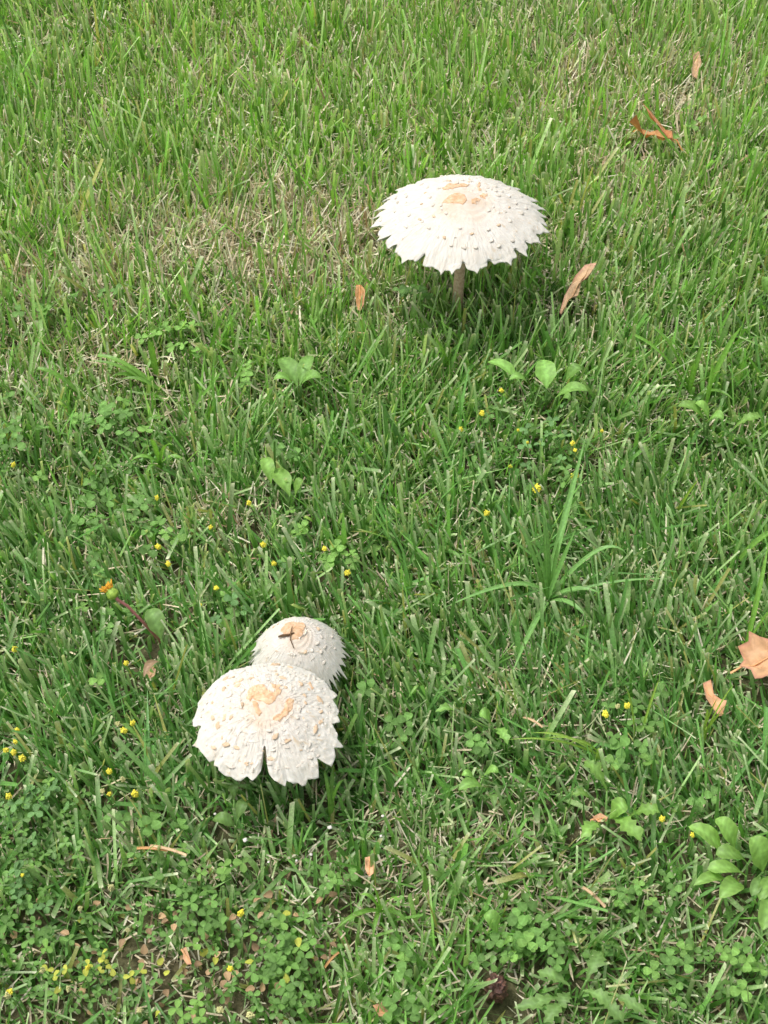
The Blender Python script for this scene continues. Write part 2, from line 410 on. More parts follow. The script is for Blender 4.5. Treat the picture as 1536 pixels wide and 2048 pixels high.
    def scale(s, lx, ly, size, mat, yaw=None, flat=.55, elong=1.0):
        th = math.atan2(ly, lx)
        e = 0.002
        z = float(s.surf(np.array(lx), np.array(ly)) - s.c[2])
        dzx = float(s.z0(np.array(lx + e), np.array(ly)) - s.z0(np.array(lx - e), np.array(ly))) / (2 * e)
        dzy = float(s.z0(np.array(lx), np.array(ly + e)) - s.z0(np.array(lx), np.array(ly - e))) / (2 * e)
        nrm = Vector((-dzx, -dzy, 1)).normalized()
        o = obj('scale', random.choice(SCALES[mat]), None, s.cap, (lx, ly, z))
        rot = nrm.to_track_quat('Z', 'Y').to_matrix()
        xa = Vector((math.cos(th), math.sin(th), 0)); xa = (xa - nrm * xa.dot(nrm)).normalized(); ya = nrm.cross(xa)
        rot = Matrix((xa, ya, nrm)).transposed() @ Matrix.Rotation(yaw if yaw is not None else random.uniform(-.7, .7), 3, 'Z')
        o.rotation_euler = rot.to_euler(); o.scale = (size, size * elong, size * flat)
        return o

def tube(pts, radii, n=10, cap=True):
    """a bent tapering tube"""
    pts = [Vector(p) for p in pts]; v = []; q = []; t = []
    ref = Vector((1, 0, .13)).normalized()
    for i, p in enumerate(pts):
        d = (pts[min(i + 1, len(pts) - 1)] - pts[max(i - 1, 0)]).normalized()
        a = d.cross(ref).normalized(); b = d.cross(a)
        for j in range(n):
            w = 2 * math.pi * j / n
            v.append(p + (a * math.cos(w) + b * math.sin(w)) * radii[i])
    for i in range(len(pts) - 1):
        q += [(i * n + j, i * n + (j + 1) % n, (i + 1) * n + (j + 1) % n, (i + 1) * n + j) for j in range(n)]
    if cap:
        v.append(pts[-1] + (pts[-1] - pts[-2]).normalized() * radii[-1] * .5); e = len(v) - 1; k = (len(pts) - 1) * n
        t = [(k + j, k + (j + 1) % n, e) for j in range(n)]
    return v, q, t

def tube_mesh(name, pts, radii, n=10, cols=(1, 1, 1)):
    v, q, t = tube(pts, radii, n)
    return mesh_np(name, [tuple(p) for p in v], q, t, np.ones((len(v), 3)) * np.array(cols))

def make_stem(root, topz, r0, bend):
    zs = np.linspace(-0.01, topz, 26)
    u = (zs + .01) / (topz + .01)
    nn = 22; v = []; q = []
    for i, z in enumerate(zs):
        rr = r0 * (1.18 - .35 * u[i] + .25 * math.exp(-(u[i] / .12) ** 2))
        rr *= 1 + .045 * math.sin(i * 2.3) * (u[i] < .8)               # snake-skin bands
        for j in range(nn):
            a = 2 * math.pi * j / nn; w = rr * (1 + .04 * math.sin(5 * a + i * 1.7))
            v.append((w * math.cos(a) + bend[0] * (1 - u[i]) ** 2, w * math.sin(a) + bend[1] * (1 - u[i]) ** 2, z))
    for i in range(len(zs) - 1):
        q += [(i * nn + j, i * nn + (j + 1) % nn, (i + 1) * nn + (j + 1) % nn, (i + 1) * nn + j) for j in range(nn)]
    st = obj('stem', mesh_np('stem', v, q), M['stem'], root)
    rv = []; rq = []; zc = topz * .74; nr = 40
    for k, (rad, dz) in enumerate(((1.0, .004), (1.7, .002), (2.1, -.004), (2.0, -.006), (1.6, -.001), (1.0, -.004))):
        for j in range(nr):
            a = 2 * math.pi * j / nr
            rv.append((r0 * rad * math.cos(a) * (1 + .06 * math.sin(7 * a)), r0 * rad * math.sin(a), zc + dz + .0012 * math.sin(9 * a) * (rad > 1.5)))
    for k in range(5):
        rq += [(k * nr + j, k * nr + (j + 1) % nr, (k + 1) * nr + (j + 1) % nr, (k + 1) * nr + j) for j in range(nr)]
    obj('ring', mesh_np('ring', rv, rq), M['ring'], st)

def trace(zr, cx, cy, pix, dome=None):
    P = []
    for px, py in pix:
        z = zr
        for _ in range(8):
            p = G(px, py, z)
            if dome: z = zr + .7 * max(0, dome[1] * (1 - (math.hypot(p[0] - cx, p[1] - cy) / dome[0]) ** dome[2])) + .3 * (z - zr)
        P.append(p)
    P = np.array(P)
    x, y = P[:, 0] - cx, P[:, 1] - cy
    return np.mod(np.arctan2(y, x), 2 * math.pi), np.hypot(x, y)

# -- the tall mushroom behind
zrA = 0.143; cA = G(925, 455, zrA)
zA = lambda pts: [(700 + x / 3.072, 300 + y / 3.072) for x, y in pts]
outA = zA([(130, 405), (152, 420), (133, 452), (205, 482), (192, 530), (183, 552), (205, 580), (228, 572), (209, 636), (312, 608), (268, 682), (328, 648),
           (350, 690), (380, 705), (440, 696), (462, 682), (468, 612), (474, 690), (490, 718), (552, 730), (563, 772), (590, 740), (612, 742), (626, 780), (650, 740),
           (688, 715), (694, 652), (703, 714), (758, 736), (773, 767), (792, 735), (820, 700), (827, 620), (838, 665), (900, 682), (950, 690),
           (973, 720), (978, 680), (990, 642), (1052, 640), (1071, 670), (1070, 603), (1130, 580), (1170, 593), (1148, 545), (1196, 515),
           (1190, 490), (1168, 470), (1246, 466), (1203, 420), (1216, 400), (1190, 385), (1200, 345), (1165, 330), (1150, 300), (1110, 290), (1095, 262), (1050, 240), (1035, 215),
           (960, 180), (850, 152), (740, 135), (620, 131), (480, 152), (350, 185), (270, 212), (235, 250), (185, 268), (200, 295), (152, 330), (158, 365), (198, 372)])
RA = 0.1035
na, nr_ = trace(zrA, cA[0], cA[1], zA([(152, 420), (205, 484), (228, 574), (312, 612), (330, 652), (467, 690), (694, 712), (827, 695), (990, 655), (1070, 615), (1148, 550), (1168, 474), (1203, 425), (1190, 385), (1165, 330),
                                      (1110, 288), (1050, 240), (850, 150), (620, 131), (350, 190), (235, 250), (200, 295), (198, 372)]))
ta, tr_ = trace(zrA, cA[0], cA[1], zA([(133, 452), (183, 552), (209, 636), (268, 682), (345, 690), (563, 772), (626, 780), (773, 767), (973, 720), (1071, 670), (1170, 593), (1196, 515), (1246, 466), (1216, 400), (1200, 345), (1150, 300), (1040, 215), (740, 131), (480, 150), (270, 210), (185, 270), (152, 330), (130, 405)]))
thA = np.linspace(0, 2 * math.pi, 1440, endpoint=False)
to_, ro_ = trace(zrA, cA[0], cA[1], outA, (RA, .035, 2.35)); io_ = np.argsort(to_)
ra_ = np.interp(thA, np.concatenate([to_[io_] - 2 * math.pi, to_[io_], to_[io_] + 2 * math.pi]), np.tile(ro_[io_], 3))
for _ in range(3):                                             # outer envelope of the traced rim
    sm_ = np.mean([np.roll(ra_, k_) for k_ in range(-60, 61, 4)], 0); ra_ = np.maximum(ra_, sm_)
ra_ = np.mean([np.roll(ra_, k_) for k_ in range(-50, 51, 2)], 0)
print('rim', ra_[::120].round(4))
rrA = np.clip(ra_, .085, .108) * (.975 + .02 * (vnoise(thA * 6 + 20, thA * 0 + 3, 401) - .5) + .02 * (vnoise(thA * 40 + 20, thA * 0 + 3, 402) - .5))
wr_ = np.random.default_rng(8)
def adiff(a_, b_): return np.abs((a_ - b_ + math.pi) % (2 * math.pi) - math.pi)
for i, t_ in enumerate(na):
    dep, wd = (.018, .024) if 5 <= i <= 8 else (wr_.uniform(.007, .012), wr_.uniform(.03, .045))
    rrA -= dep * np.exp(-(adiff(thA, t_) / wd) ** 1.4)
for t_, r_ in zip(ta, tr_):
    rrA += min(max(r_ - RA * .97, .006), .012) * np.exp(-(adiff(thA, t_) / .026) ** 1.3)
baseA = np.array([cA[0] - .003, cA[1] - .004])
rootA = thing('mushroom', 'tall white parasol mushroom with wide frilled cap and visible brown stem', 'mushroom', (cA[0], cA[1], ground_at(cA[0], cA[1])))
capA = Cap(cA[0], cA[1], zrA, RA, 0.035, 2.35, (thA, np.clip(rrA, .06, .118)), 1, tilt=(0.0, 0.0), shag=.55, blend=.76)
capA.build(rootA, NTH=760)
make_stem(rootA, zrA + .012, 0.0064, (-.004, -.012))
for i, pts in enumerate([
    [(565, 240), (600, 215), (680, 203), (738, 208), (728, 222), (660, 230), (610, 245), (575, 250)],
    [(590, 300), (640, 262), (700, 270), (718, 312), (700, 345), (640, 335), (565, 335)],
    [(738, 315), (775, 283), (803, 298), (770, 333), (748, 335)],
    [(785, 195), (803, 200), (805, 245), (790, 250), (778, 222)],
    [(795, 272), (820, 262), (850, 262), (848, 280), (825, 296), (800, 285)],
    [(720, 190), (745, 182), (742, 200), (728, 202)]]):
    capA.patch(zA(pts), seed=i)
for (zx, zy) in [(340, 272), (345, 325), (440, 338), (365, 405), (430, 425), (348, 475), (485, 478), (445, 438), (280, 300), (277, 378), (462, 265), (440, 215), (490, 295),
                 (545, 240), (510, 345), (565, 365), (560, 345), (675, 488), (748, 518), (848, 487), (915, 465), (980, 438), (978, 350), (978, 290), (972, 240), (1055, 388),
                 (880, 345), (850, 375), (910, 390), (890, 255), (865, 240), (540, 535), (580, 540), (645, 538), (915, 590), (868, 555), (515, 408), (590, 392), (950, 375),
                 (1050, 290), (1020, 330), (700, 600), (620, 590), (770, 600), (560, 165), (480, 155), (655, 150), (740, 130), (587, 122), (890, 155), (935, 195), (1090, 255), (1000, 560),
                 (780, 158), (350, 190), (295, 205), (190, 270), (830, 250), (845, 232), (905, 285), (610, 195), (690, 190)]:
    lx, ly = capA.hit(*zA([(zx, zy)])[0])
    capA.scale(lx, ly, random.uniform(.0020, .0037), random.choice(['scale_grey', 'scale_cream', 'scale_tan'] if math.hypot(lx, ly) < .06 else ['scale_grey', 'scale_cream', 'scale_cream']), flat=.8)
THIN.append((cA[0], cA[1] + .002, .009, 0.0, 1))

# -- the broad torn mushroom in front
zrB = 0.09; cB = G(535, 1447, zrB)
zB = lambda pts: [(340 + x / 3.84, 1200 + y / 3.84) for x, y in pts]
outB = zB([(1210, 648), (1240, 690), (1288, 718), (1275, 750), (1250, 765), (1300, 855), (1285, 890), (1308, 950), (1245, 952), (1290, 1040), (1285, 1070), (1336, 1116), (1262, 1132), (1272, 1190), (1240, 1265),
           (1190, 1256), (1130, 1208), (1142, 1350), (1110, 1362), (1058, 1366), (1040, 1400), (1012, 1414), (985, 1395), (945, 1408), (896, 1376), (886, 1430), (868, 1420), (800, 1392), (755, 1320), (738, 1200), (732, 1060),
           (728, 1040), (722, 1060), (712, 1200), (698, 1295), (660, 1360), (630, 1388), (592, 1350), (565, 1372), (540, 1388), (470, 1350), (440, 1345), (372, 1310), (372, 1290), (335, 1272), (341, 1213), (300, 1238),
           (255, 1190), (215, 1130), (165, 1103), (202, 1068), (240, 965), (178, 972), (172, 925), (215, 830), (212, 790), (240, 740), (285, 670), (330, 650), (400, 580), (470, 530),
           (545, 515), (620, 500), (700, 485), (800, 478), (930, 490), (1030, 520), (1110, 560), (1160, 600)])
thB, rrB = trace(zrB, cB[0], cB[1], outB, (.068, .026, 2.1))
rootB = thing('mushroom', 'broad shaggy white mushroom with a split cap in front of the small one', 'mushroom', (cB[0], cB[1], ground_at(cB[0], cB[1])))
capB = Cap(cB[0], cB[1], zrB, 0.068, 0.026, 2.1, (thB, np.clip(rrB, .02, .085)), 2, shag=1.25, blend=.42)
capB.build(rootB)
make_stem(rootB, zrB + .008, 0.0075, (.004, .003))
for i, pts in enumerate([
    [(585, 740), (615, 675), (690, 645), (735, 665), (770, 700), (800, 720), (760, 770), (690, 780), (630, 760), (605, 790)],
    [(760, 625), (800, 640), (858, 665), (850, 720), (800, 790), (760, 808), (690, 778), (760, 745), (800, 700), (780, 660)],
    [(620, 770), (660, 775), (690, 840), (712, 860), (680, 905), (650, 870), (625, 820)],
    [(905, 745), (952, 765), (935, 840), (920, 880), (840, 940), (788, 920), (795, 895), (850, 870), (880, 800)],
    [(735, 980), (770, 990), (775, 1010), (800, 1040), (770, 1030)],
    [(1052, 640), (1075, 625), (1110, 670), (1090, 690)],
    [(890, 1060), (915, 1075), (925, 1105), (895, 1090)]]):
    capB.patch(zB(pts), seed=20 + i, thick=.0011)
for i, pts in enumerate([
    [(490, 790), (520, 760), (530, 700), (570, 670), (575, 690), (545, 740), (540, 800), (570, 850), (540, 850), (505, 820)],
    [(560, 820), (600, 850), (650, 900), (680, 912), (640, 925), (590, 890), (555, 850)],
    [(520, 900), (545, 880), (600, 920), (590, 945), (550, 930)],
    [(935, 830), (950, 850), (935, 900), (880, 955), (862, 945), (905, 900)],
    [(960, 740), (1010, 830), (1000, 870), (975, 850), (955, 790)],
    [(525, 1020), (560, 975), (640, 990), (690, 1000), (680, 1030), (600, 1040)],
    [(425, 985), (460, 965), (495, 985), (480, 1015), (435, 1010)],
    [(570, 1080), (640, 1075), (690, 1085), (650, 1110), (590, 1100)],
    [(520, 545), (560, 525), (580, 545), (545, 565)],
    [(930, 660), (970, 650), (960, 690), (930, 720), (910, 700)]]):
    capB.patch(zB(pts), seed=40 + i, mat='scale_cream', thick=.0012, curl=.0009)
tanB = [(625, 605), (750, 590), (820, 572), (865, 600), (520, 660), (545, 620), (500, 640), (430, 610), (415, 690), (468, 690), (455, 740), (405, 810), (330, 905), (325, 790), (420, 905), (470, 905),
        (435, 1110), (515, 1130), (460, 1270), (1150, 765), (1160, 860), (1150, 940), (1115, 985), (1030, 730), (1040, 790), (920, 515), (790, 492), (550, 820), (540, 780), (375, 975), (780, 1215),
        (810, 1050), (1075, 1210), (820, 500), (1010, 650), (885, 680), (905, 1085), (365, 955), (340, 1140), (760, 1010)]
for (zx, zy) in tanB:
    lx, ly = capB.hit(*zB([(zx, zy)])[0]); capB.scale(lx, ly, random.uniform(.0017, .0032), random.choice(['scale_tan', 'scale_tan', 'scale_cream']), flat=.7, elong=random.uniform(1.0, 1.7))
cnt = 0
while cnt < 190:
    a = random.uniform(0, 2 * math.pi); rr = .068 * math.sqrt(random.uniform(.16, .96))
    if rr > float(capB.Rt(np.array(a))) - .006: continue
    capB.scale(rr * math.cos(a), rr * math.sin(a), random.uniform(.0008, .0017), random.choice(['scale_cream'] * 6 + ['scale_tan']), flat=.5, elong=random.uniform(.9, 1.8)); cnt += 1

# -- the small domed mushroom behind it
zrC = 0.057; cC = G(597, 1309, zrC)
ths, rrs = [], []
rC = 0.0445; a = 0.0
rc_ = np.random.default_rng(5)
while a < 2 * math.pi - .06:
    w = rc_.uniform(.06, .2); L = rc_.uniform(.02, .16) * (1.35 if math.cos(a) > -.2 else 1)
    ths += [a, a + w * .35, a + w * .5, a + w * .7]; rrs += [rC * .95, rC * (1 + L * .3), rC * (1 + L), rC * (1 + L * .2)]
    a += w
rootC = thing('mushroom', 'small domed white mushroom with round tan top behind the broad split one', 'mushroom', (cC[0], cC[1], ground_at(cC[0], cC[1])))
capC = Cap(cC[0], cC[1], zrC, rC, 0.031, 2.2, (np.array(ths), np.array(rrs)), 3, shag=.6, blend=.75, boss=.03)
capC.build(rootC)
make_stem(rootC, zrC + .012, 0.006, (-.003, .003))
capC.patch(zB([(850, 235), (880, 195), (950, 168), (1020, 180), (1045, 215), (1035, 260), (990, 305), (940, 315), (920, 280), (880, 285), (855, 265)]), seed=60)
capC.patch(zB([(1045, 180), (1060, 225), (1040, 280), (1000, 310), (940, 325), (985, 308), (1030, 265), (1045, 215)]), seed=61, mat='scale_cream', thick=.0024)
for i, pts in enumerate([
    [(960, 390), (1010, 385), (1060, 395), (1095, 370), (1100, 395), (1040, 420), (980, 415)],
    [(885, 410), (920, 400), (965, 420), (960, 440), (900, 438)],
    [(790, 375), (820, 385), (850, 410), (830, 418), (800, 400)],
    [(725, 440), (750, 432), (770, 445), (740, 456)],
    [(1060, 465), (1095, 455), (1115, 435), (1110, 465), (1075, 478)],
    [(960, 460), (1000, 470), (1030, 465), (1010, 482), (975, 478)]]):
    capC.patch(zB(pts), seed=70 + i, mat='scale_cream', thick=.0022, curl=.0012)
for (zx, zy, m) in [(735, 275, 'scale_grey'), (800, 210, 'scale_tan'), (830, 195, 'scale_tan'), (1190, 365, 'scale_grey'), (1165, 290, 'scale_cream'), (1160, 400, 'scale_cream'), (1245, 290, 'scale_cream'),
                    (1140, 230, 'scale_tan'), (1110, 210, 'scale_cream'), (750, 345, 'scale_cream'), (870, 170, 'scale_cream'), (950, 140, 'scale_cream'), (1060, 150, 'scale_cream'),
                    (1180, 480, 'scale_cream'), (1265, 375, 'scale_cream'), (700, 330, 'scale_cream'), (820, 395, 'scale_tan'), (1040, 400, 'scale_tan'), (930, 415, 'scale_grey'), (1010, 135, 'scale_tan'), (1130, 340, 'scale_cream')]:
    lx, ly = capC.hit(*zB([(zx, zy)])[0]); capC.scale(lx, ly, random.uniform(.0013, .0024), m, flat=.8, elong=random.uniform(1, 1.5))
# a snapped dry twig lying on its crown
def on_cap(cp, px, py, lift): 
    lx, ly = cp.hit(px, py); return Vector((cp.c[0] + lx, cp.c[1] + ly, float(cp.surf(np.array(lx), np.array(ly))) + lift))
pp = [on_cap(capC, *zB([p])[0], .0022) for p in ((835, 300), (870, 290), (915, 282), (955, 268))]
tw = thing('twig', 'thin dark dry twig stuck on the tan top of the small mushroom', 'twig', pp[0])
obj('twig_stub', tube_mesh('twig_stub', [p - pp[0] for p in pp], [.0009, .0014, .0012, .0006], 6), M['twig'], tw)
pq = [on_cap(capC, *zB([p])[0], l) for p, l in (((940, 225), .003), ((930, 275), .0035), ((925, 320), .003), ((953, 377), .0018))]
obj('twig_stalk', tube_mesh('twig_stalk', [p - pp[0] for p in pq], [.0004, .0006, .0006, .0004], 6), M['twig'], tw)

CAPS = [(cA[0], cA[1], .112, zrA - .012), (cB[0], cB[1], .075, zrB - .012), (cC[0], cC[1], .049, zrC - .008)]
THIN.append((cB[0], cB[1], .012, 0, 1)); THIN.append((cC[0], cC[1], .035, .3, .8))

# ------------------------------------------------------------------ leaves of weeds, dead leaves, broad grass blades
def ribbon(path, widths, normal_up=(0, 0, 1), fold=0.25, cross=5, wave=0.0, seed=0, teeth=None, mid=1.25, edge=1.0, twist=0.0):
    """a leaf along a path: 'cross' points across, folded along the midrib, uneven margin"""
    r = np.random.default_rng(seed)
    path = [Vector(p) for p in path]; n = len(path); v = []; c = []
    for i, p in enumerate(path):
        d = (path[min(i + 1, n - 1)] - path[max(i - 1, 0)]).normalized()
        side = d.cross(Vector(normal_up)).normalized()
        nn = side.cross(d).normalized()
        if twist:
            w_ = twist * i / (n - 1); side, nn = side * math.cos(w_) + nn * math.sin(w_), nn * math.cos(w_) - side * math.sin(w_)
        wl_, wr_ = widths[i] if isinstance(widths[i], tuple) else (widths[i], widths[i])
        for j in range(cross):
            t = (j / (cross - 1)) * 2 - 1
            w = (wl_ if t < 0 else wr_) / 2
            q = p + side * (t * w) + nn * (abs(t) * w * fold + wave * w * abs(t) * math.sin(i * 1.3 + seed + (2 if t < 0 else 0)))
            v.append(q)
            m = mid if abs(t) < .01 else (edge if abs(t) > .99 else 1.0)
            m *= 1 + .07 * math.cos(math.pi * (i + 2 * abs(t))) + r.uniform(-.05, .05)
            c.append((m, m, m * (1.0 if abs(t) > .01 else 1.15)))
    qd = [(i * cross + j, i * cross + j + 1, (i + 1) * cross + j + 1, (i + 1) * cross + j) for i in range(n - 1) for j in range(cross - 1)]
    return v, qd, c

def bezier(p0, p1, p2, n):
    return [p0 * (1 - t) ** 2 + p1 * (2 * t * (1 - t)) + p2 * t * t for t in np.linspace(0, 1, n)]

def leaf_widths(kind, n, w, seed):
    r = np.random.default_rng(seed); out = []
    for i in range(n):
        t = i / (n - 1)
        if kind == 'oval': f = math.sin(math.pi * min(1, t ** .85)) ** .65 * (.35 + .65 * sstep(0, .35, t)) + .05 * (1 - t)
        elif kind == 'spoon': f = (.16 + .84 * sstep(.1, .62, t)) * (1 - max(0, (t - .68) / .32) ** 2.2) ** .5 if t < 1 else 0
        elif kind == 'jag':
            base = (.2 + .8 * sstep(.0, .65, t)) * (1 - max(0, (t - .72) / .28) ** 1.6)
            f = [base * (0.45 + .75 * ((t * 4.5 + ph) % 1.0)) for ph in (0, .25)]
            f = tuple(float(a_) for a_ in f)
        elif kind == 'grass': f = min(1, .75 + t * 1.2) * (1 - max(0, (t - .45) / .55) ** 1.7)
        elif kind == 'cut': f = min(1, .8 + t) * (1 - .25 * t)
        else: f = 1
        if isinstance(f, tuple): out.append((max(f[0], .015) * w, max(f[1], .015) * w))
        else: out.append((max(float(f) * r.uniform(.94, 1.06), .015) * w, max(float(f) * r.uniform(.94, 1.06), .015) * w) if kind != 'grass' else max(float(f), .04) * w)
    return out

def leaf_px(root, name, b, t, wpx, kind='spoon', zb=.02, zt=.045, mat='weed', n=13, arch=.012, fold=.25, seed=0, mid_px=None, wave=.06, thin=True, twist=0.0, midc=1.3):
    """one leaf from photo pixel b (height zb) to photo pixel t (height zt)"""
    B, T = Vector(G(*b, zb)), Vector(G(*t, zt))
    if mid_px: Mi = Vector(G(*mid_px, (zb + zt) / 2 + arch * 2)); Mi = Mi * 2 - (B + T) / 2
    else: Mi = (B + T) / 2 + Vector((0, 0, arch * 2))
    path = bezier(B, Mi, T, n)
    w = wpx * mpp(*t)
    v, q, c = ribbon(path, leaf_widths(kind, n, w, seed), fold=fold, seed=seed, wave=wave, twist=twist, mid=midc, cross=5)
    R0 = Vector(root.location)
    me = mesh_np(name, [tuple(p - R0) for p in v], q, None, np.array(c))
    if thin:
        for p in path[2::3]: THIN.append((p.x, p.y - .006, w * .5, .7, .6)); THIN.append((p.x, p.y - .025, w * .5, .85, .8))
    return obj(name, me, M[mat], root)

def stalk_to_ground(root, name, p, mat, r=.0011):
    p = Vector(p); g = Vector((p.x, p.y, ground_at(p.x, p.y) - .004)); R0 = Vector(root.location)
    return obj(name, tube_mesh(name, [g - R0, (g + p) / 2 + Vector((.002, 0, 0)) - R0, p - R0], [r, r, r * .8], 6), M[mat], root)

def groundpt(px, py, z=.02):
    p = G(px, py, z); return (p[0], p[1], ground_at(p[0], p[1]))

def weed(name, label, cat, center, leaves, kind='spoon', mat='weed', group=None, zt=None, arch=.010, scale=None):
    far_ = center[1] < 1100
    zb_ = .052 if far_ else .032
    zt = zt or (.068 if far_ else .05)
    root = thing(name, label, cat, groundpt(*center), group)
    for i, L in enumerate(leaves):
        b, t, w = L[:3]; ex = L[3] if len(L) > 3 else {}
        # every leaf starts in the crown at the ground and passes its visible base on the way out
        kw = dict(kind=kind, mat=mat, zt=zt, arch=arch, seed=(int(center[0]) * 7 + i * 13) % 997, zb=zb_)
        kw.update(ex)
        lf = leaf_px(root, 'leaf', b, t, w, **kw)
        Bp = Vector(G(*b, kw['zb'])); c0 = Vector(root.location); R0 = c0
        cr = c0 + (Vector((Bp.x, Bp.y, c0.z)) - c0) * .45
        me = tube_mesh('leaf_stalk', [cr - R0 + Vector((0, 0, -.004)), (cr + Bp) / 2 - R0 + Vector((0, 0, .001)), Bp - R0], [.0013, .0012, .0009], 6)
        obj('leaf_stalk', me, M['petiole'], lf)
    return root

z5 = lambda x, y: (1100 + x / 3.523, 1500 + y / 3.523)
z4 = lambda x, y: (768 + x / 2, 1536 + y / 2)
z6 = lambda x, y: (768 + x / 2, 512 + y / 2)
z7 = lambda x, y: (x / 2, 512 + y / 2)
z8 = lambda x, y: (768 + x / 2, 1024 + y / 2)
z9 = lambda x, y: (x / 2, 1024 + y / 2)

weed('dandelion_plant', 'large dandelion rosette of broad smooth leaves cut by the frame edge', 'weed', z5(1440, 850), [
    (z5(1215, 720), z5(975, 540), 36, dict(kind='oval')), (z5(1300, 690), z5(1165, 485), 38, dict(kind='oval')), (z5(1500, 860), z5(1415, 615), 52, dict(kind='oval', zt=.06)),
    (z5(1390, 800), z5(1168, 735), 32), (z5(1380, 890), z5(1108, 840), 29), (z5(1230, 905), z5(1010, 955), 25, dict(kind='oval', mat='weed')), (z5(1340, 940), z5(1195, 1045), 40, dict(kind='oval')),
    (z5(1545, 960), z5(1500, 1270), 34), (z5(1560, 880), z5(1475, 1060), 26), (z5(1580, 740), z5(1700, 560), 40), (z5(1600, 900), z5(1800, 1010), 40), (z5(1480, 900), z5(1420, 1030), 22, dict(mat='weed_dark'))])
weed('dandelion_plant', 'jagged dandelion leaves spreading beside the large smooth rosette', 'weed', z5(430, 520), [
    (z5(400, 290), z5(238, 80), 34, dict(kind='jag')), (z5(420, 480), z5(545, 395), 38, dict(kind='oval')), (z5(555, 475), z5(775, 440), 34), (z5(420, 480), z5(645, 645), 44), (z5(350, 520), z5(218, 625), 32), (z5(300, 370), z5(155, 315), 22)], kind='jag')
weed('plantain_plant', 'four small pale oval leaves standing in grass left of the yellow flowers', 'weed', z7(1195, 530), [
    (z7(1190, 520), z7(1120, 410), 34, dict(zt=.055)), (z7(1200, 515), z7(1250, 400), 27, dict(zt=.06)), (z7(1175, 520), z7(1095, 495), 22), (z7(1205, 520), z7(1285, 488), 26)], kind='oval', mat='clover_light')
weed('dandelion_plant', 'cluster of pale upright oval leaves in front of the tall mushroom', 'weed', z6(660, 560), [
    (z6(540, 500), z6(412, 425), 24, dict(zt=.06)), (z6(650, 530), z6(638, 415), 40, dict(zt=.065, arch=.006)), (z6(725, 505), z6(792, 452), 26), (z6(690, 565), z6(815, 540), 28), (z6(580, 520), z6(500, 495), 20), (z6(700, 600), z6(745, 575), 20)], kind='oval', mat='clover_light')
weed('dandelion_plant', 'low yellow green wavy leaves below the broad grass clump', 'weed', z6(1310, 680), [
    (z6(1280, 655), z6(1175, 600), 26), (z6(1290, 670), z6(1358, 655), 24, dict(mat='clover_light')), (z6(1395, 695), z6(1512, 648), 26, dict(kind='jag')), (z6(1300, 660), z6(1240, 590), 20)], kind='oval', mat='weed')
weed('dandelion_plant', 'pair of upright light green leaves left of the lawn middle', 'weed', z7(1140, 950), [
    (z7(1085, 910), z7(1058, 808), 26, dict(zt=.06)), (z7(1160, 960), z7(1092, 855), 32, dict(zt=.05)), (z7(1180, 960), z7(1215, 900), 18)], kind='oval', mat='weed')
weed('dandelion_plant', 'flat dull dandelion rosette with deeply toothed leaves beside the dark lump', 'weed', z4(780, 880), [
    (z4(740, 870), z4(612, 815), 34), (z4(810, 850), z4(870, 735), 40, dict(mat='weed_dark')), (z4(800, 890), z4(930, 960), 36), (z4(740, 900), z4(700, 960), 34), (z4(690, 950), z4(520, 960), 30), (z4(720, 940), z4(640, 1020), 34),
    (z4(860, 930), z4(960, 1020), 34), (z4(700, 920), z4(560, 960), 30), (z4(900, 900), z4(1050, 990), 30, dict(mat='weed_dark'))], kind='jag', mat='weed_dark', zt=.035, arch=.006)
weed('plantain_plant', 'bright oval leaf pair in the short grass between clover patches', 'weed', z4(350, 90), [
    (z4(395, 75), z4(298, 88), 26), (z4(365, 60), z4(310, 30), 16), (z4(395, 40), z4(458, 18), 20), (z4(430, 110), z4(440, 160), 16, dict(mat='weed_dark'))], kind='oval', mat='clover_light')
weed('plantain_plant', 'single dull oval leaf at the foot of the red stalked bud', 'weed', z9(650, 520), [(z9(645, 510), z9(600, 388), 36, dict(zt=.045)), (z9(640, 600), z9(575, 660), 18, dict(mat='dead_leaflet'))], kind='oval', mat='weed_dark')
weed('plantain_plant', 'pale lettuce green leaf at the top of the large clover patch', 'weed', z4(455, 660), [(z4(455, 660), z4(402, 585), 32), (z4(470, 720), z4(520, 695), 15)], kind='oval', mat='clover_light')
weed('plantain_plant', 'light green weed leaves by the small clover right of the broad mushroom', 'weed', z8(440, 870), [(z8(430, 855), z8(380, 812), 28), (z8(440, 870), z8(495, 930), 26, dict(kind='jag')), (z8(310, 810), z8(205, 800), 20, dict(kind='jag')), (z8(90, 610), z8(118, 560), 16)], kind='oval', mat='clover_light')
weed('plantain_plant', 'dark oval leaves in the shade below the broad split mushroom', 'weed', (462, 1650), [((470, 1655), (425, 1640), 26), ((475, 1640), (497, 1600), 22), ((468, 1600), (470, 1570), 18)], kind='oval', mat='weed_dark', zt=.035)
weed('plantain_plant', 'light green broad leaf beside the curled brown leaf', 'weed', (1535, 590), [((1530, 590), (1530, 555), 22), ((1535, 600), (1560, 570), 24)], kind='oval', mat='clover_light')

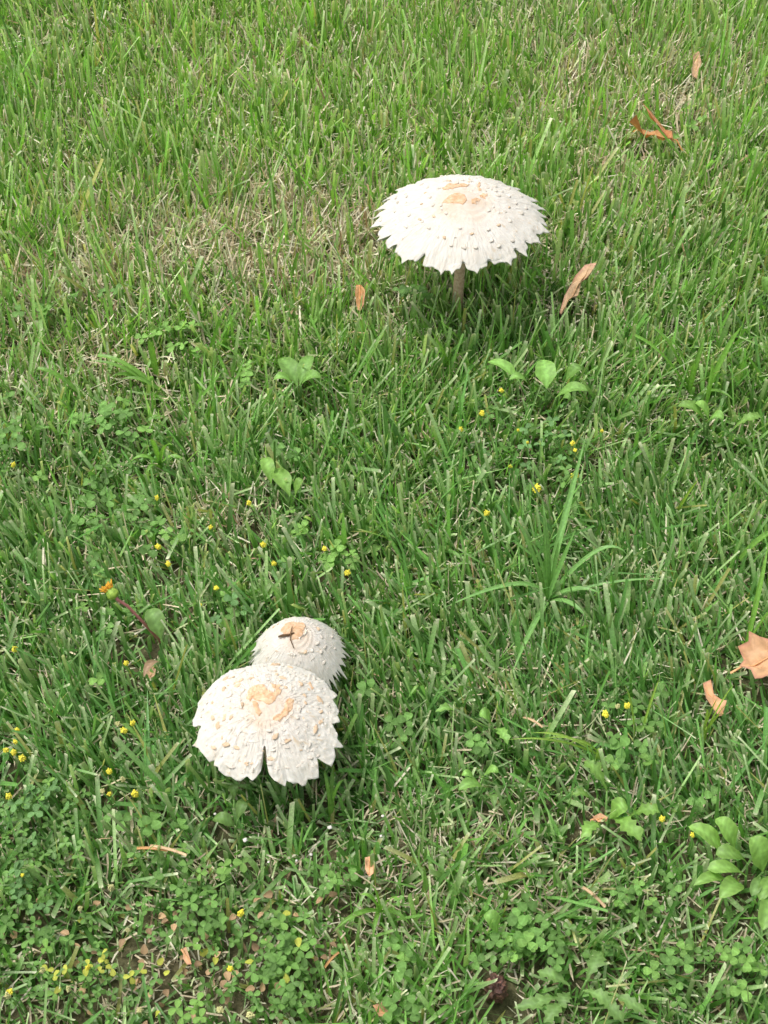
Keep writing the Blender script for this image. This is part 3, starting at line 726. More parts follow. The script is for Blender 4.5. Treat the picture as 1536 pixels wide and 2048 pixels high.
# broad grass tufts: blades given as base, tip, width, bend
def tuft(label, center, blades, mat='weedgrass', name='grass_tuft', group=None):
    root = thing(name, label, 'grass', groundpt(*center), group)
    for i, L in enumerate(blades):
        b, t, w = L[:3]; ex = dict(L[3]) if len(L) > 3 else {}
        kw = dict(kind='grass', mat=mat, zb=.024, zt=.085, arch=.012, fold=.5, wave=0, n=12, seed=i, thin=False, midc=1.15)
        kw.update(ex); kw['zt'] += .005
        leaf_px(root, 'blade', b, t, w * .8, **kw)
    p = G(*center, .02); THIN.append((p[0], p[1] - .015, .03, .8, .8))
    obj('sheath', tube_mesh('sheath', [(0, 0, -.006), (0, 0, .012), (0, .001, .03)], [.004, .0035, .0025], 8), M[mat], root)
    return root
tuft('large spreading pale grass clump with long arching blades among darker lawn', z8(655, 330), [
    (z8(645, 330), (1172, 870), 15, dict(zt=.14, arch=.0)), (z8(650, 330), (1085, 1000), 12, dict(zt=.12)), (z8(640, 330), z8(515, 10), 13, dict(zt=.11)), (z8(660, 330), z8(640, 10), 11, dict(zt=.12)), (z8(665, 330), z8(700, 110), 10, dict(zt=.1)),
    (z8(650, 345), z8(230, 388), 14, dict(mid_px=z8(520, 290), zt=.05, arch=.01)), (z8(660, 340), z8(972, 170), 12, dict(mid_px=z8(850, 158), zt=.07)), (z8(660, 350), z8(865, 325), 15, dict(zt=.05)),
    (z8(655, 360), z8(512, 645), 14, dict(zt=.04)), (z8(662, 360), z8(815, 428), 15, dict(zt=.04)), (z8(655, 350), z8(770, 60), 14, dict(zt=.12, arch=0)), (z8(655, 350), z8(1170, 270), 8, dict(zt=.05)), (z8(655, 350), z8(590, 120), 10, dict(zt=.09))], mat='weedgrass_blue')
tuft('broad dark green grass clump with stiff spreading blades beyond the low wavy leaves', z6(1230, 560), [
    (z6(1215, 545), z6(1003, 320), 15, dict(zt=.1, kind='cut')), (z6(1220, 540), z6(1085, 295), 17, dict(zt=.11, kind='cut')), (z6(1220, 540), z6(1285, 320), 12, dict(zt=.09)), (z6(1290, 560), z6(1432, 278), 17, dict(zt=.12)),
    (z6(1285, 600), z6(1312, 430), 13, dict(zt=.09)), (z6(1230, 540), z6(1140, 330), 12, dict(zt=.1)), (z6(1250, 560), z6(1400, 580), 12, dict(zt=.04)), (z6(1220, 550), z6(1240, 430), 12)])
tuft('thin yellow green sedge sprout beside the curled tan leaf', z8(1280, 890), [
    (z8(1275, 890), z8(1335, 745), 8), (z8(1285, 890), z8(1358, 810), 8), (z8(1275, 890), z8(1290, 790), 7), (z8(1285, 895), z8(1378, 770), 7), (z8(1280, 895), z8(1400, 690), 5, dict(zt=.1))], mat='sedge', name='sedge_sprout')
tuft('flat lying pale sedge stalks pointing at the broad mushroom', z8(860, 975), [
    (z8(850, 970), z8(490, 912), 7, dict(zt=.06)), (z8(850, 970), z8(588, 884), 9, dict(zt=.065)), (z8(855, 965), z8(735, 928), 8), (z8(870, 970), z8(640, 905), 7), (z8(1000, 900), z8(960, 690), 7, dict(zt=.09)), (z8(1030, 880), z8(1100, 670), 6, dict(zt=.09)), (z8(1125, 900), z8(1078, 770), 7, dict(zt=.08))], mat='sedge', name='sedge_sprout')
tuft('dark upright grass sprout at the right rim of the broad mushroom', (662, 1612), [((660, 1612), (648, 1540), 9, dict(zt=.045)), ((662, 1612), (668, 1530), 10, dict(zt=.045)), ((664, 1610), (690, 1560), 9, dict(zt=.045))], mat='weedgrass')
tuft('dark star shaped grass sprout lying flat in the short clover lawn', (758, 1822), [((755, 1822), (668, 1862), 14, dict(zt=.03)), ((758, 1820), (720, 1790), 10, dict(zt=.04)), ((760, 1820), (740, 1770), 11), ((762, 1822), (800, 1800), 12), ((762, 1825), (820, 1850), 13, dict(zt=.03)), ((758, 1828), (745, 1880), 11, dict(zt=.03))], mat='weedgrass')
tuft('wide dark blade tuft rising from the brown lobed leaf', (1500, 1290), [((1490, 1300), (1555, 1210), 16, dict(zt=.1)), ((1490, 1300), (1536, 1090), 12, dict(zt=.12)), ((1480, 1120), (1560, 1060), 16, dict(zt=.06))], mat='weedgrass')
tuft('flattened broad blades lying left of the pale oval leaves', (305, 770), [((310, 775), (195, 712), 15, dict(zt=.05, kind='cut')), ((310, 778), (180, 722), 12, dict(zt=.05)), ((312, 750), (298, 682), 16, dict(zt=.08)), ((300, 775), (220, 755), 14, dict(zt=.03)), ((330, 790), (240, 760), 13, dict(zt=.04)), ((170, 800), (75, 738), 15, dict(zt=.06, kind='cut'))], mat='weedgrass')
tuft('star of bent wide blades beside the left clover patch', (320, 930), [((320, 930), (260, 925), 12, dict(zt=.03)), ((320, 930), (300, 880), 12), ((320, 930), (345, 890), 13), ((322, 930), (375, 925), 12, dict(zt=.03)), ((318, 935), (290, 960), 11, dict(zt=.03))], mat='weedgrass')
def lone(label, b, t, w, zt=.09, mat='weedgrass', kind='cut'):
    root = thing('grass_shoot', label, 'grass', groundpt(*b, .0))
    leaf_px(root, 'blade', b, t, w * 1.15, kind=kind, zb=-.004, zt=zt + .015, mat=mat, arch=.006, fold=.4, wave=0, thin=False, seed=3)
lone('one very wide grass blade leaning over the curled orange leaf strips', (1405, 385), (1284, 224), 12, .11)
lone('tall blade pair partner rising behind the wide leaning blade', (1440, 370), (1408, 180), 11, .12, 'weedgrass_blue', 'grass')
lone('wide blue green blade lying sideways in the far straw patch', (515, 318), (402, 264), 13, .07, 'weedgrass_blue')
lone('long blade crossing the shaded grass below the tall mushroom stem', (940, 680), (848, 612), 12, .08, 'weedgrass_blue')
lone('dark wide blade leaning left of the pale leaf cluster', (905, 760), (858, 655), 13, .09, 'weedgrass', 'grass')
lone('yellow green blade arching alone near the pale clump', (1345, 1045), (1400, 955), 9, .08, 'sedge', 'grass')

# ------------------------------------------------------------------ dead leaves and litter
def dead_leaf(label, center, outline, mat, z=.05, name='dead_leaf', cat='leaf', curl=.25, stalk=None, vein=True, roll=0.0, tiltv=(0, 0), group=None):
    """dry leaf from an outline in photo pixels, with a curled, buckled blade, a midrib and side veins"""
    C0 = Vector(G(*center, z))
    P = [Vector(G(*p, z)) - C0 for p in outline]
    L = max((p.length for p in P))
    ax = max(P, key=lambda p: p.length).normalized(); sd = Vector((-ax.y, ax.x, 0))
    def zf(p):
        a, s_ = p.dot(ax), p.dot(sd)
        k = curl * (s_ * s_) / L * 2.2 + curl * .5 * (a * a) / L * math.copysign(1, a) + .085 * L * math.sin(a / L * 9 + s_ / L * 5) + .05 * L * math.sin(s_ / L * 17 + a / L * 4)
        return k + p.x * tiltv[0] + p.y * tiltv[1]
    v = [(0, 0, 0)]; c = [(1, 1, 1)]; n = len(P); rings = (.2, .4, .6, .8, .93, 1.0)
    for f in rings:
        for p in P:
            w = p * f; v.append((w.x, w.y, zf(w))); sh = 1.0 - .25 * (f == 1.0) + random.uniform(-.08, .08)
            c.append((sh, sh * (.97 if f < .9 else .85), sh))
    t = [(0, 1 + i, 1 + (i + 1) % n) for i in range(n)]
    q = [(1 + k * n + i, 1 + (k + 1) * n + i, 1 + (k + 1) * n + (i + 1) % n, 1 + k * n + (i + 1) % n) for k in range(len(rings) - 1) for i in range(n)]
    root = thing(name, label, cat, (C0.x, C0.y, C0.z), group)
    bl = obj('leaf_blade', mesh_np('leaf_blade', v, q, t, np.array(c)), M[mat], root)
    if vein:
        far = max(P, key=lambda p: p.length)
        pts = [far * (-.75 + 1.6 * u) for u in np.linspace(0, 1, 7)]
        obj('midrib', tube_mesh('midrib', [Vector((p.x, p.y, zf(p) + .0003)) for p in pts], list(np.linspace(.0012, .0004, 7)), 5, (1.15, 1.05, .95)), M[mat], bl)
    if stalk:
        S = Vector(G(*stalk, z - .01)) - C0
        obj('leaf_stalk', tube_mesh('leaf_stalk', [S, S * .6 + Vector((0, 0, -.001)), S * .2 + Vector((0, 0, .0))], [.0011, .0009, .0008], 6), M[mat], root)
    THIN.append((C0.x, C0.y, L * .5, .6, .5)); THIN.append((C0.x, C0.y - L * .5, L * .5, .8, .65))
    return root

dead_leaf('orange tan lobed dry leaf with pointed teeth cut by the frame edge', (1528, 1320), [z8(*p) for p in
    [(1450, 503), (1500, 508), (1545, 518), (1600, 490), (1640, 530), (1690, 545), (1650, 600), (1680, 660), (1600, 660), (1545, 672), (1500, 697), (1478, 682), (1462, 645), (1422, 612), (1440, 590), (1414, 540), (1452, 535)]],
    'tan_leaf', z=.055, curl=.35, stalk=(1600, 1390), tiltv=(.05, -.1))
dead_leaf('curled tan oval leaf between the sedge sprout and the lobed leaf', (1428, 1402), [z8(*p) for p in
    [(1270, 702), (1300, 695), (1318, 735), (1345, 755), (1368, 765), (1358, 800), (1340, 818), (1315, 790), (1285, 755)]], 'tan_leaf', z=.05, curl=.8)
dead_leaf('shrivelled brown leaf standing right of the tall mushroom stem', (1152, 578), [z6(*p) for p in
    [(830, 55), (845, 68), (815, 95), (790, 110), (778, 145), (745, 155), (725, 185), (712, 210), (706, 195), (722, 155), (748, 120), (762, 85), (800, 62)]], 'brown_leaf', z=.068, curl=.3, tiltv=(.1, .05))
dead_leaf('small folded rust orange leaf upright left of the tall mushroom', (720, 594), [z7(*p) for p in
    [(1425, 132), (1445, 130), (1462, 150), (1455, 180), (1440, 205), (1428, 190), (1420, 160)]], 'orange_leaf', z=.05, curl=.8, tiltv=(0, .8))
dead_leaf('twisted orange leaf strip under the wide leaning blade', (1300, 270), [(1255, 266), (1275, 262), (1300, 265), (1320, 268), (1340, 285), (1342, 300), (1330, 292), (1310, 278), (1285, 274), (1265, 280)], 'orange_leaf', z=.055, curl=.9)
dead_leaf('thin rust strip of leaf just above the twisted orange one', (1330, 262), [(1280, 232), (1300, 238), (1330, 258), (1345, 275), (1352, 292), (1340, 280), (1315, 258)], 'orange_leaf', z=.065, curl=.9)
dead_leaf('small pale tan leaf scrap in the short grass below the broad mushroom', (738, 1733), [(730, 1718), (740, 1714), (748, 1728), (747, 1748), (738, 1752), (730, 1738)], 'tan_leaf', z=.035, curl=.4)
dead_leaf('narrow tan dry leaf in the bare brown patch', (372, 1912), [(366, 1896), (372, 1894), (378, 1910), (384, 1930), (374, 1930), (366, 1918)], 'tan_leaf', z=.03, curl=.3)
dead_leaf('pale tan scrap of leaf in tall grass beyond the tall mushroom', (1393, 132), [(1384, 122), (1395, 118), (1402, 130), (1396, 144), (1386, 142)], 'brown_leaf', z=.06, curl=.4, tiltv=(0, .5))
dead_leaf('cream dry leaf scrap by the toothed clover at the lawn edge', (762, 2022), [(745, 2012), (765, 2008), (778, 2018), (772, 2034), (758, 2036)], 'tan_leaf', z=.03, curl=.4)
dead_leaf('brown crumpled leaf bit between the jagged dandelion leaves', (1196, 1638), [(1185, 1634), (1200, 1628), (1215, 1636), (1212, 1648), (1195, 1650)], 'tan_leaf', z=.03, curl=.5)
dead_leaf('dark brown dry leaf by the foot of the red stalk', (303, 1345), [(290, 1345), (300, 1332), (312, 1338), (310, 1358), (298, 1362)], 'brown_leaf', z=.025, curl=.6)

def straw_thing(label, a, b, w, mat='tan_leaf', z=.035):
    root = thing('dry_stalk', label, 'straw', tuple(G(*a, z)))
    leaf_px(root, 'stalk', a, b, w, kind='cut', zb=z, zt=z + .008, mat=mat, arch=.003, fold=.5, wave=0, seed=5)
straw_thing('long orange brown dry stalk lying below the left clover', (268, 1698), (335, 1702), 7, 'orange_leaf')
straw_thing('bleached dry stalk end beside the orange brown stalk', (300, 1692), (373, 1711), 7, 'brown_leaf', .04)
straw_thing('pale dry straw crossing by the right hand clover patch', (1165, 1775), (1210, 1815), 8, 'brown_leaf')
straw_thing('reddish dry stalk right of the brown patch', (650, 1935), (678, 1905), 6, 'orange_leaf', .03)
straw_thing('tan straw lying flat right of the pale weed leaves', (1045, 1435), (1085, 1455), 6, 'brown_leaf')

# the dark crumpled lump: overlapping woody plates
lp = groundpt(992, 1978, .02)
lump = thing('dead_fungus_lump', 'dark reddish brown crumpled lump lying in the grass by toothed leaves', 'lump', lp)
def blob(rx, ry, rz, seed, sub=3):
    bm = bmesh.new(); bmesh.ops.create_icosphere(bm, subdivisions=sub, radius=1)
    for v in bm.verts:
        n_ = float(vnoise(v.co.x * 2.3 + 20, v.co.y * 2.3 + v.co.z * 3.1 + 20, seed)); n2_ = float(vnoise(v.co.x * 6 + 20, v.co.y * 6 + v.co.z * 7 + 20, seed + 1))
        f = .5 + .6 * n_ + .55 * n2_
        v.co = Vector((v.co.x * rx * f, v.co.y * ry * f, v.co.z * rz * f))
    me = bpy.data.meshes.new('blob'); bm.to_mesh(me); bm.free()
    me.polygons.foreach_set('use_smooth', np.ones(len(me.polygons), bool)); return me
mp_ = mpp(992, 1978)
body = obj('lump_body', blob(19 * mp_, 21 * mp_, .017, 83, 4), M['dark_lump'], lump, (0, 0, .020))
M['dark_plate'] = plain('dark_plate', (0.30, 0.15, 0.11), rough=0.55, vary=0.4, noise=300, c2=(0.12, 0.055, 0.04), bump=0.002)
for i in range(12):
    a = i * 2.4; rr = 13 * mp_ * (.4 + .6 * ((i * .37) % 1))
    o = obj('plate', blob(13 * mp_, 9 * mp_, .004, 90 + i, 3), M['dark_plate'], lump, (rr * math.cos(a), rr * math.sin(a), .031 - .007 * (i % 3)))
    o.rotation_euler = (random.uniform(-.6, .6), random.uniform(-.6, .6), a)
THIN.append((lp[0], lp[1], .02, 0, .5)); THIN.append((lp[0], lp[1] - .025, .02, .25, .5))

# white crumbs of mushroom flesh
for i, (px, py, s_, lab) in enumerate([(660, 1655, 7, 'largest white crumb of mushroom flesh in the short grass'), (490, 1680, 8, 'ragged white crumb below the left half of the split cap'), (622, 1709, 5, 'tiny white crumb in the grass between the two larger crumbs'),
                                       (593, 1721, 4, None), (537, 1724, 4, None), (766, 1632, 5, 'white crumb beside a clover right of the shaded grass'), (762, 1672, 5, 'pale crumb on a blade edge right of the largest crumb'), (378, 1490, 5, 'white crumb at the left rim of the split cap'), (430, 1628, 4, None)]):
    p = G(px, py, .032); r = s_ * .62 * mpp(px, py)
    root = tag(obj('mushroom_crumb', blob(r, r * .9, r * .7, 120 + i, 2), M['white_crumb'], None, tuple(p)), lab or 'minute white crumb dropped in the grass below the split cap', 'crumb', None if lab else 'minute white crumbs')
    THIN.append((p[0], p[1] - .006, .012, .3, .6))

# ------------------------------------------------------------------ spent dandelion bud on its red stalk
b0 = G(325, 1290, .012); root = thing('dandelion_bud', 'closed dandelion bud with dried orange petals on a bent red stalk', 'flower', (b0[0], b0[1], ground_at(b0[0], b0[1])))
R0 = Vector(root.location)
path = [Vector(G(325, 1290, -.002)), Vector(G(318, 1280, .015)), Vector(G(285, 1243, .05)), Vector(G(255, 1212, .075)), Vector(G(236, 1200, .085)), Vector(G(231, 1194, .088))]
obj('stalk', tube_mesh('stalk', [p - R0 for p in path], [.0017, .0016, .0015, .0015, .0016, .002], 8), M['red_stalk'], root)
e0, e1 = Vector(G(232, 1196, .088)), Vector(G(217, 1178, .094)); d = (e1 - e0)
bpts = [e0 + d * u - R0 for u in (0, .12, .35, .6, .85, 1.0)]
bud = obj('bud', tube_mesh('bud', bpts, [.002, .0052, .0068, .006, .0045, .0035], 14), M['bud'], root)
for i in range(16):
    a = i * 2.399; rr = .0035 * math.sqrt((i + .5) / 16)
    side = d.normalized().orthogonal(); s2 = d.normalized().cross(side)
    off = side * (math.cos(a) * rr) + s2 * (math.sin(a) * rr)
    tip = e1 + d * random.uniform(.25, .6) + off * random.uniform(1.2, 2.2)
    obj('petal', tube_mesh('petal', [e1 - d * .08 + off - R0, (e1 + tip) / 2 + off * .4 - R0, tip - R0], [.0009, .0011, .0006], 5), M['petal'], bud)
[THIN.append((p.x, p.y - .012, .014, .3, .6)) for p in path]; THIN.append((R0.x, R0.y, .02, .4, .7)); THIN.append((e0.x, e0.y - .02, .03, .45, .8))

# ------------------------------------------------------------------ clover
def leaflet_mesh(kind, seed):
    """unit leaflet along +x: heart (notched) or obovate, creased along the middle; pale mark across"""
    r = np.random.default_rng(seed); n = 8; v = []; c = []; q = []
    L = 1.0; W = .92 if kind == 'heart' else .78
    for i in range(n):
        t = i / (n - 1)
        w = W * (.07 + .93 * math.sin(math.pi * min(1, (t ** .8) * .60 + .0)) ** 1.0) if t < .72 else W * (1 - ((t - .72) / .28) ** 2.6 * .68)
        for j in range(5):
            s_ = j / 4 * 2 - 1
            x = t * L - (0.10 * sstep(.75, 1, t) * (1 - abs(s_)) if kind == 'heart' else -.05 * sstep(.75, 1, t) * (1 - abs(s_)))
            y = s_ * w * .5
            z = abs(s_) * w * .14 - .10 * t * t + r.uniform(-.012, .012)
            v.append((x, y, z))
            m = 1.0 + (.12 if abs(s_) < .1 else 0)
            if kind == 'heart' and abs(t - (.5 + .12 * (1 - abs(s_)))) < .09: m = 1.28      # pale chevron
            c.append((m, m, m * (1.1 if m > 1.2 else 1)))
    for i in range(n - 1):
        q += [(i * 5 + j, i * 5 + j + 1, (i + 1) * 5 + j + 1, (i + 1) * 5 + j) for j in range(4)]
    return v, q, c
LM = {}
for kind in ('heart', 'obovate'):
    for mat in ('clover', 'clover_light', 'clover_blue', 'clover_yellow', 'dead_leaflet'):
        LM[kind, mat] = []
        for sdd in range(3):
            v, q, c = leaflet_mesh(kind, sdd + 10)
            me = mesh_np('leaflet', v, q, None, np.array(c)); me.materials.append(M[mat]); LM[kind, mat].append(me)

def clover_at(x, y, z, size, mat, label, group, kind):
    g = ground_at(x, y)
    root = thing('clover_sprig', label, 'clover', (x + random.uniform(-.008, .008), y + random.uniform(-.006, .006), g), group)
    top = Vector((x, y, z)) - Vector(root.location)
    me = tube_mesh('petiole', [(0, 0, -.004), tuple(top * .5 + Vector((.002, 0, .003))), tuple(top)], [.0009, .0008, .0007], 5)
    obj('petiole', me, M['petiole'], root)
    yaw = random.uniform(0, 6.28); tx, ty = random.gauss(0, .22), random.gauss(-.12, .22)
    for k in range(3):
        m = mat
        if mat == 'clover_yellow' and random.random() < .4: m = 'clover_light'
        o = obj('leaflet', random.choice(LM[kind, m]), None, root, top + Vector((0, 0, .0004 * k)))
        o.rotation_euler = (Matrix.Rotation(tx, 3, 'X') @ Matrix.Rotation(ty, 3, 'Y') @ Matrix.Rotation(yaw + k * 2.094 + random.uniform(-.25, .25), 3, 'Z') @ Matrix.Rotation(random.uniform(-.35, .12), 3, 'Y') @ Matrix.Rotation(random.gauss(0, .15), 3, 'X')).to_euler()
        s_ = size * random.uniform(.88, 1.12); o.scale = (s_, s_, s_)
    THIN.append((x, y - .004, size * .9, .72, .6))

# patches: centre px, spread px, count, leaflet length px, colour, leaf kind, label
PATCH = [
    ((60, 60), (70, 50), 6, 15, 'clover_light', 'heart', 'light green clover half hidden in tall grass at the far lawn corner'),
    ((330, 165), (130, 25), 5, 13, 'clover_light', 'heart', 'small clover leaf in the tall grass beyond the straw patch'),
    ((1390, 250), (60, 80), 6, 14, 'clover_light', 'heart', 'light clover by the wide blade and orange leaf strips'),
    ((165, 610), (65, 40), 8, 17, 'clover', 'heart', 'mid green clover at the near edge of the straw patch'),
    ((365, 680), (55, 42), 10, 18, 'clover_light', 'heart', 'light green clover beyond the flattened broad blades'),
    ((472, 755), (25, 22), 4, 17, 'clover_light', 'heart', 'light clover beside the four small oval leaves'),
    ((235, 845), (70, 45), 14, 20, 'clover', 'heart', 'grey green clover near the star of bent wide blades'),
    ((45, 870), (45, 70), 8, 19, 'clover', 'heart', 'clover in the strip of lawn beside the bent wide blades'),
    ((190, 1010), (75, 60), 16, 20, 'clover', 'heart', 'clover in the large patch above the dandelion bud'),
    ((275, 1070), (50, 45), 8, 20, 'clover', 'heart', 'clover in the patch right above the red stalk'),
    ((150, 1215), (12, 8), 1, 21, 'clover_light', 'heart', 'bright yellow green clover alone left of the dandelion bud'),
    ((190, 1160), (30, 30), 3, 20, 'clover', 'heart', 'pale grey clover touching the orange bud'),
    ((228, 1232), (30, 20), 4, 19, 'clover', 'heart', 'clover just under the dandelion bud'),
    ((200, 1366), (10, 6), 1, 19, 'clover_light', 'heart', 'lone bright clover below the dandelion bud in plain grass'),
    ((560, 905), (40, 28), 4, 18, 'clover', 'heart', 'clover behind the pair of upright light leaves'),
    ((590, 1035), (30, 25), 3, 17, 'clover_light', 'heart', 'light clover in front of the upright leaf pair'),
    ((695, 1112), (40, 30), 7, 20, 'clover_light', 'heart', 'light clover around the yellow heads beyond the small mushroom'),
    ((550, 1130), (50, 30), 4, 17, 'clover_blue', 'obovate', 'dark blue green clover left of the light patch beyond the mushrooms'),
    ((455, 1210), (35, 25), 5, 19, 'clover_blue', 'heart', 'blue green clover in shade left of the small mushroom'),
    ((815, 592), (45, 16), 8, 17, 'clover', 'heart', 'clover at the foot of the tall mushroom'),
    ((1080, 885), (70, 45), 12, 15, 'clover_blue', 'obovate', 'dark small leaved clover in the flowering patch before the tall mushroom'),
    ((1110, 965), (60, 20), 5, 16, 'clover', 'obovate', 'clover under the two largest yellow flower heads'),
    ((950, 870), (40, 50), 4, 14, 'clover', 'obovate', 'small clover near the pale oval leaf cluster'),
    ((1265, 1445), (45, 45), 9, 19, 'clover', 'obovate', 'clover carrying the yellow flowers by the sedge'),
    ((1270, 1525), (50, 30), 5, 24, 'clover', 'heart', 'large leaved clover between sedge stalks and jagged dandelion'),
    ((800, 1455), (28, 28), 4, 21, 'clover', 'heart', 'clover right of the broad split mushroom'),
    ((965, 1495), (32, 20), 4, 19, 'clover', 'heart', 'clover next to the light jagged weed leaf'),
    ((722, 1385), (22, 15), 3, 22, 'clover', 'heart', 'clover close to the right rim of the split cap'),
    ((912, 1337), (10, 6), 1, 17, 'clover_light', 'heart', 'lone tiny clover in open grass right of the small mushroom'),
    ((1055, 1880), (60, 48), 18, 24, 'clover', 'heart', 'broad leaved clover in the dense patch above the dark lump'),
    ((1000, 1920), (32, 40), 7, 24, 'clover', 'heart', 'clover crowding the dark crumpled lump'),
    ((1262, 1790), (55, 38), 13, 19, 'clover', 'heart', 'clover between the jagged dandelion and the large rosette'),
    ((1345, 1925), (45, 40), 7, 22, 'clover', 'heart', 'clover in the short lawn near the toothed rosette'),
    ((1480, 1925), (50, 40), 7, 24, 'clover_light', 'heart', 'clover below the large smooth rosette'),
    ((1400, 1600), (40, 20), 3, 21, 'clover', 'heart', 'clover just beyond the large smooth rosette'),
    ((810, 1930), (22, 35), 5, 21, 'clover', 'heart', 'clover in the strip between brown patch and dark lump'),
    ((820, 2020), (35, 15), 4, 23, 'clover', 'heart', 'clover near the cream dry leaf scrap'),
    ((75, 1610), (75, 50), 16, 18, 'clover_blue', 'obovate', 'blue green small clover under the row of yellow flowers'),
    ((35, 1760), (45, 70), 13, 18, 'clover_blue', 'obovate', 'blue green small clover beyond the brown patch'),
    ((275, 1640), (50, 18), 5, 24, 'clover', 'heart', 'large clover with pale marks beyond the orange brown stalk'),
    ((345, 1745), (55, 40), 7, 20, 'clover', 'obovate', 'clover in front of the orange brown stalk'),
    ((470, 1745), (50, 30), 4, 19, 'clover_light', 'obovate', 'light clover sprawling below the white crumbs'),
    ((660, 1775), (60, 30), 5, 19, 'clover', 'heart', 'clover beside the dark star shaped grass sprout'),
    ((400, 1835), (70, 40), 12, 19, 'clover', 'obovate', 'clover sprawling over the far side of the brown patch'),
    ((570, 1895), (60, 45), 14, 20, 'clover', 'obovate', 'clover at the side of the brown patch toward the dark lump'),
    ((590, 1995), (60, 40), 10, 21, 'clover', 'obovate', 'clover at the near side of the brown patch'),
    ((190, 1950), (90, 60), 12, 16, 'clover_yellow', 'obovate', 'yellowing clover sprig in the brown patch'),
    ((560, 1880), (60, 50), 4, 19, 'clover_yellow', 'obovate', 'bright yellow dying clover among green ones by the brown patch'),
    ((110, 1890), (70, 50), 8, 18, 'clover', 'obovate', 'green clover between yellow sprigs and the frame edge'),
    ((390, 2010), (60, 30), 5, 18, 'clover_light', 'obovate', 'light clover at the near rim of the brown patch'),
]
tot = 0
for (c, s_, n, lpx, mat, kind, label) in PATCH:
    for i in range(n):
        px, py = random.gauss(c[0], s_[0] * .62), random.gauss(c[1], s_[1] * .62)
        z = random.uniform(.030, .044) if py > 900 else random.uniform(.042, .058)
        p = G(px, py, z)
        bad = any((p[0] - q[0]) ** 2 + (p[1] - q[1]) ** 2 < (q[2] + .012) ** 2 for q in CAPS[1:])
        if bad or math.hypot(p[0] - lp[0], p[1] - lp[1]) < .022: continue
        m = mat if random.random() < .8 else random.choice(['clover', 'clover_light'])
        if mat == 'clover_yellow': m = mat
        lb = label if m == mat else {'clover': 'greener ', 'clover_light': 'paler '}[m] + label
        clover_at(p[0], p[1], z, lpx * .9 * mpp(px, py, z) * random.uniform(.8, 1.12), m, lb, label if n > 1 else None, kind); tot += 1

# small clover too dense to pick apart, under the sprigs
GV, GQ, GC = [], [], []; goff = 0
for (c, s_, n, lpx) in [((70, 1640), (90, 90), 60, 15), ((40, 1800), (60, 80), 45, 15), ((430, 1850), (150, 70), 55, 15), ((570, 1960), (90, 70), 45, 16), ((200, 1960), (120, 60), 30, 14), ((220, 960), (110, 110), 40, 15), ((1080, 900), (80, 50), 25, 13), ((1080, 1880), (100, 60), 25, 17), ((1450, 1930), (90, 60), 16, 17)]:
    for i in range(n):
        px, py = random.gauss(c[0], s_[0] * .7), random.gauss(c[1], s_[1] * .7); z = random.uniform(.018, .032); p = G(px, py, z)
        if any((p[0] - q_[0]) ** 2 + (p[1] - q_[1]) ** 2 < (q_[2] + .012) ** 2 for q_ in CAPS[1:]): continue
        size = lpx * mpp(px, py, z) * random.uniform(.7, 1.1); yaw = random.uniform(0, 6.28)
        tl = Matrix.Rotation(random.gauss(0, .3), 3, 'X') @ Matrix.Rotation(random.gauss(0, .3), 3, 'Y')
        tint = random.uniform(.75, 1.2)
        for k in range(3):
            v, q, cc = leaflet_mesh('obovate', 10 + k)
            mt = tl @ Matrix.Rotation(yaw + k * 2.094, 3, 'Z')
            GV += [tuple(mt @ (Vector(a_) * size) + Vector(p)) for a_ in v]; GQ += [tuple(i_ + goff for i_ in f) for f in q]; GC += [(tint * a_[0], tint * a_[1], tint * a_[2]) for a_ in cc]; goff += len(v)
tag(obj('clover_ground_cover', mesh_np('clover_ground_cover', GV, GQ, None, np.array(GC)), M['clover']), 'low mat of small clover leaves down in the grass', 'clover', kind='stuff')

# loose dead leaflets in the bare patch
for i in range(75):
    px, py = random.gauss(330, 130), random.gauss(1930, 65)
    if i < 20: px, py = random.uniform(150, 700), random.uniform(1780, 2040)
    p = G(px, py, .02); g = ground_at(p[0], p[1])
    o = obj('dead_leaflet', random.choice(LM['obovate', 'dead_leaflet' if i % 9 else 'clover_yellow']), None, None, (p[0], p[1], g + random.uniform(.016, .028)))
    s_ = random.uniform(14, 21) * mpp(px, py); o.scale = (s_, s_, s_ * 1.5); o.rotation_euler = (random.gauss(0, .4), random.gauss(0, .4), random.uniform(0, 6.28))
    dead = i % 9 != 0
    tag(o, 'dried orange brown leaflet lying in the brown patch' if dead else 'fallen yellow leaflet lying in the brown patch', 'leaf', 'dried leaflets in the brown patch' if dead else 'yellow leaflets in the brown patch')
    THIN.append((p[0], p[1] - .004, .011, .6, .5))

# yellow clover flower heads
def flower_head(seed, pale=False):
    v = []; q = []; t = []
    n = 34
    for i in range(n):
        f = (i + .5) / n; ph = math.acos(1 - 1.75 * f); a = i * 2.399963
        d = Vector((math.sin(ph) * math.cos(a), math.sin(ph) * math.sin(a), math.cos(ph)))
        u = d.orthogonal().normalized(); w = d.cross(u)
        b = len(v); droop = Vector((0, 0, -.25)); jr = random.uniform(.75, 1.3); d = d * jr
        for (rr, al) in ((.6, .2), (.86, .3), (1.02, .17)):
            for k in range(5):
                aa = k * 2 * math.pi / 5
                v.append(tuple(d * rr + (u * math.cos(aa) + w * math.sin(aa)) * al + droop * max(0, rr - .6)))
        v.append(tuple(d * 1.12 + droop * .5))
        for r_ in range(2):
            q += [(b + r_ * 5 + k, b + r_ * 5 + (k + 1) % 5, b + r_ * 5 + 5 + (k + 1) % 5, b + r_ * 5 + 5 + k) for k in range(5)]
        t += [(b + 10 + k, b + 10 + (k + 1) % 5, b + 15) for k in range(5)]
    return mesh_np('flower_head', v, q, t)
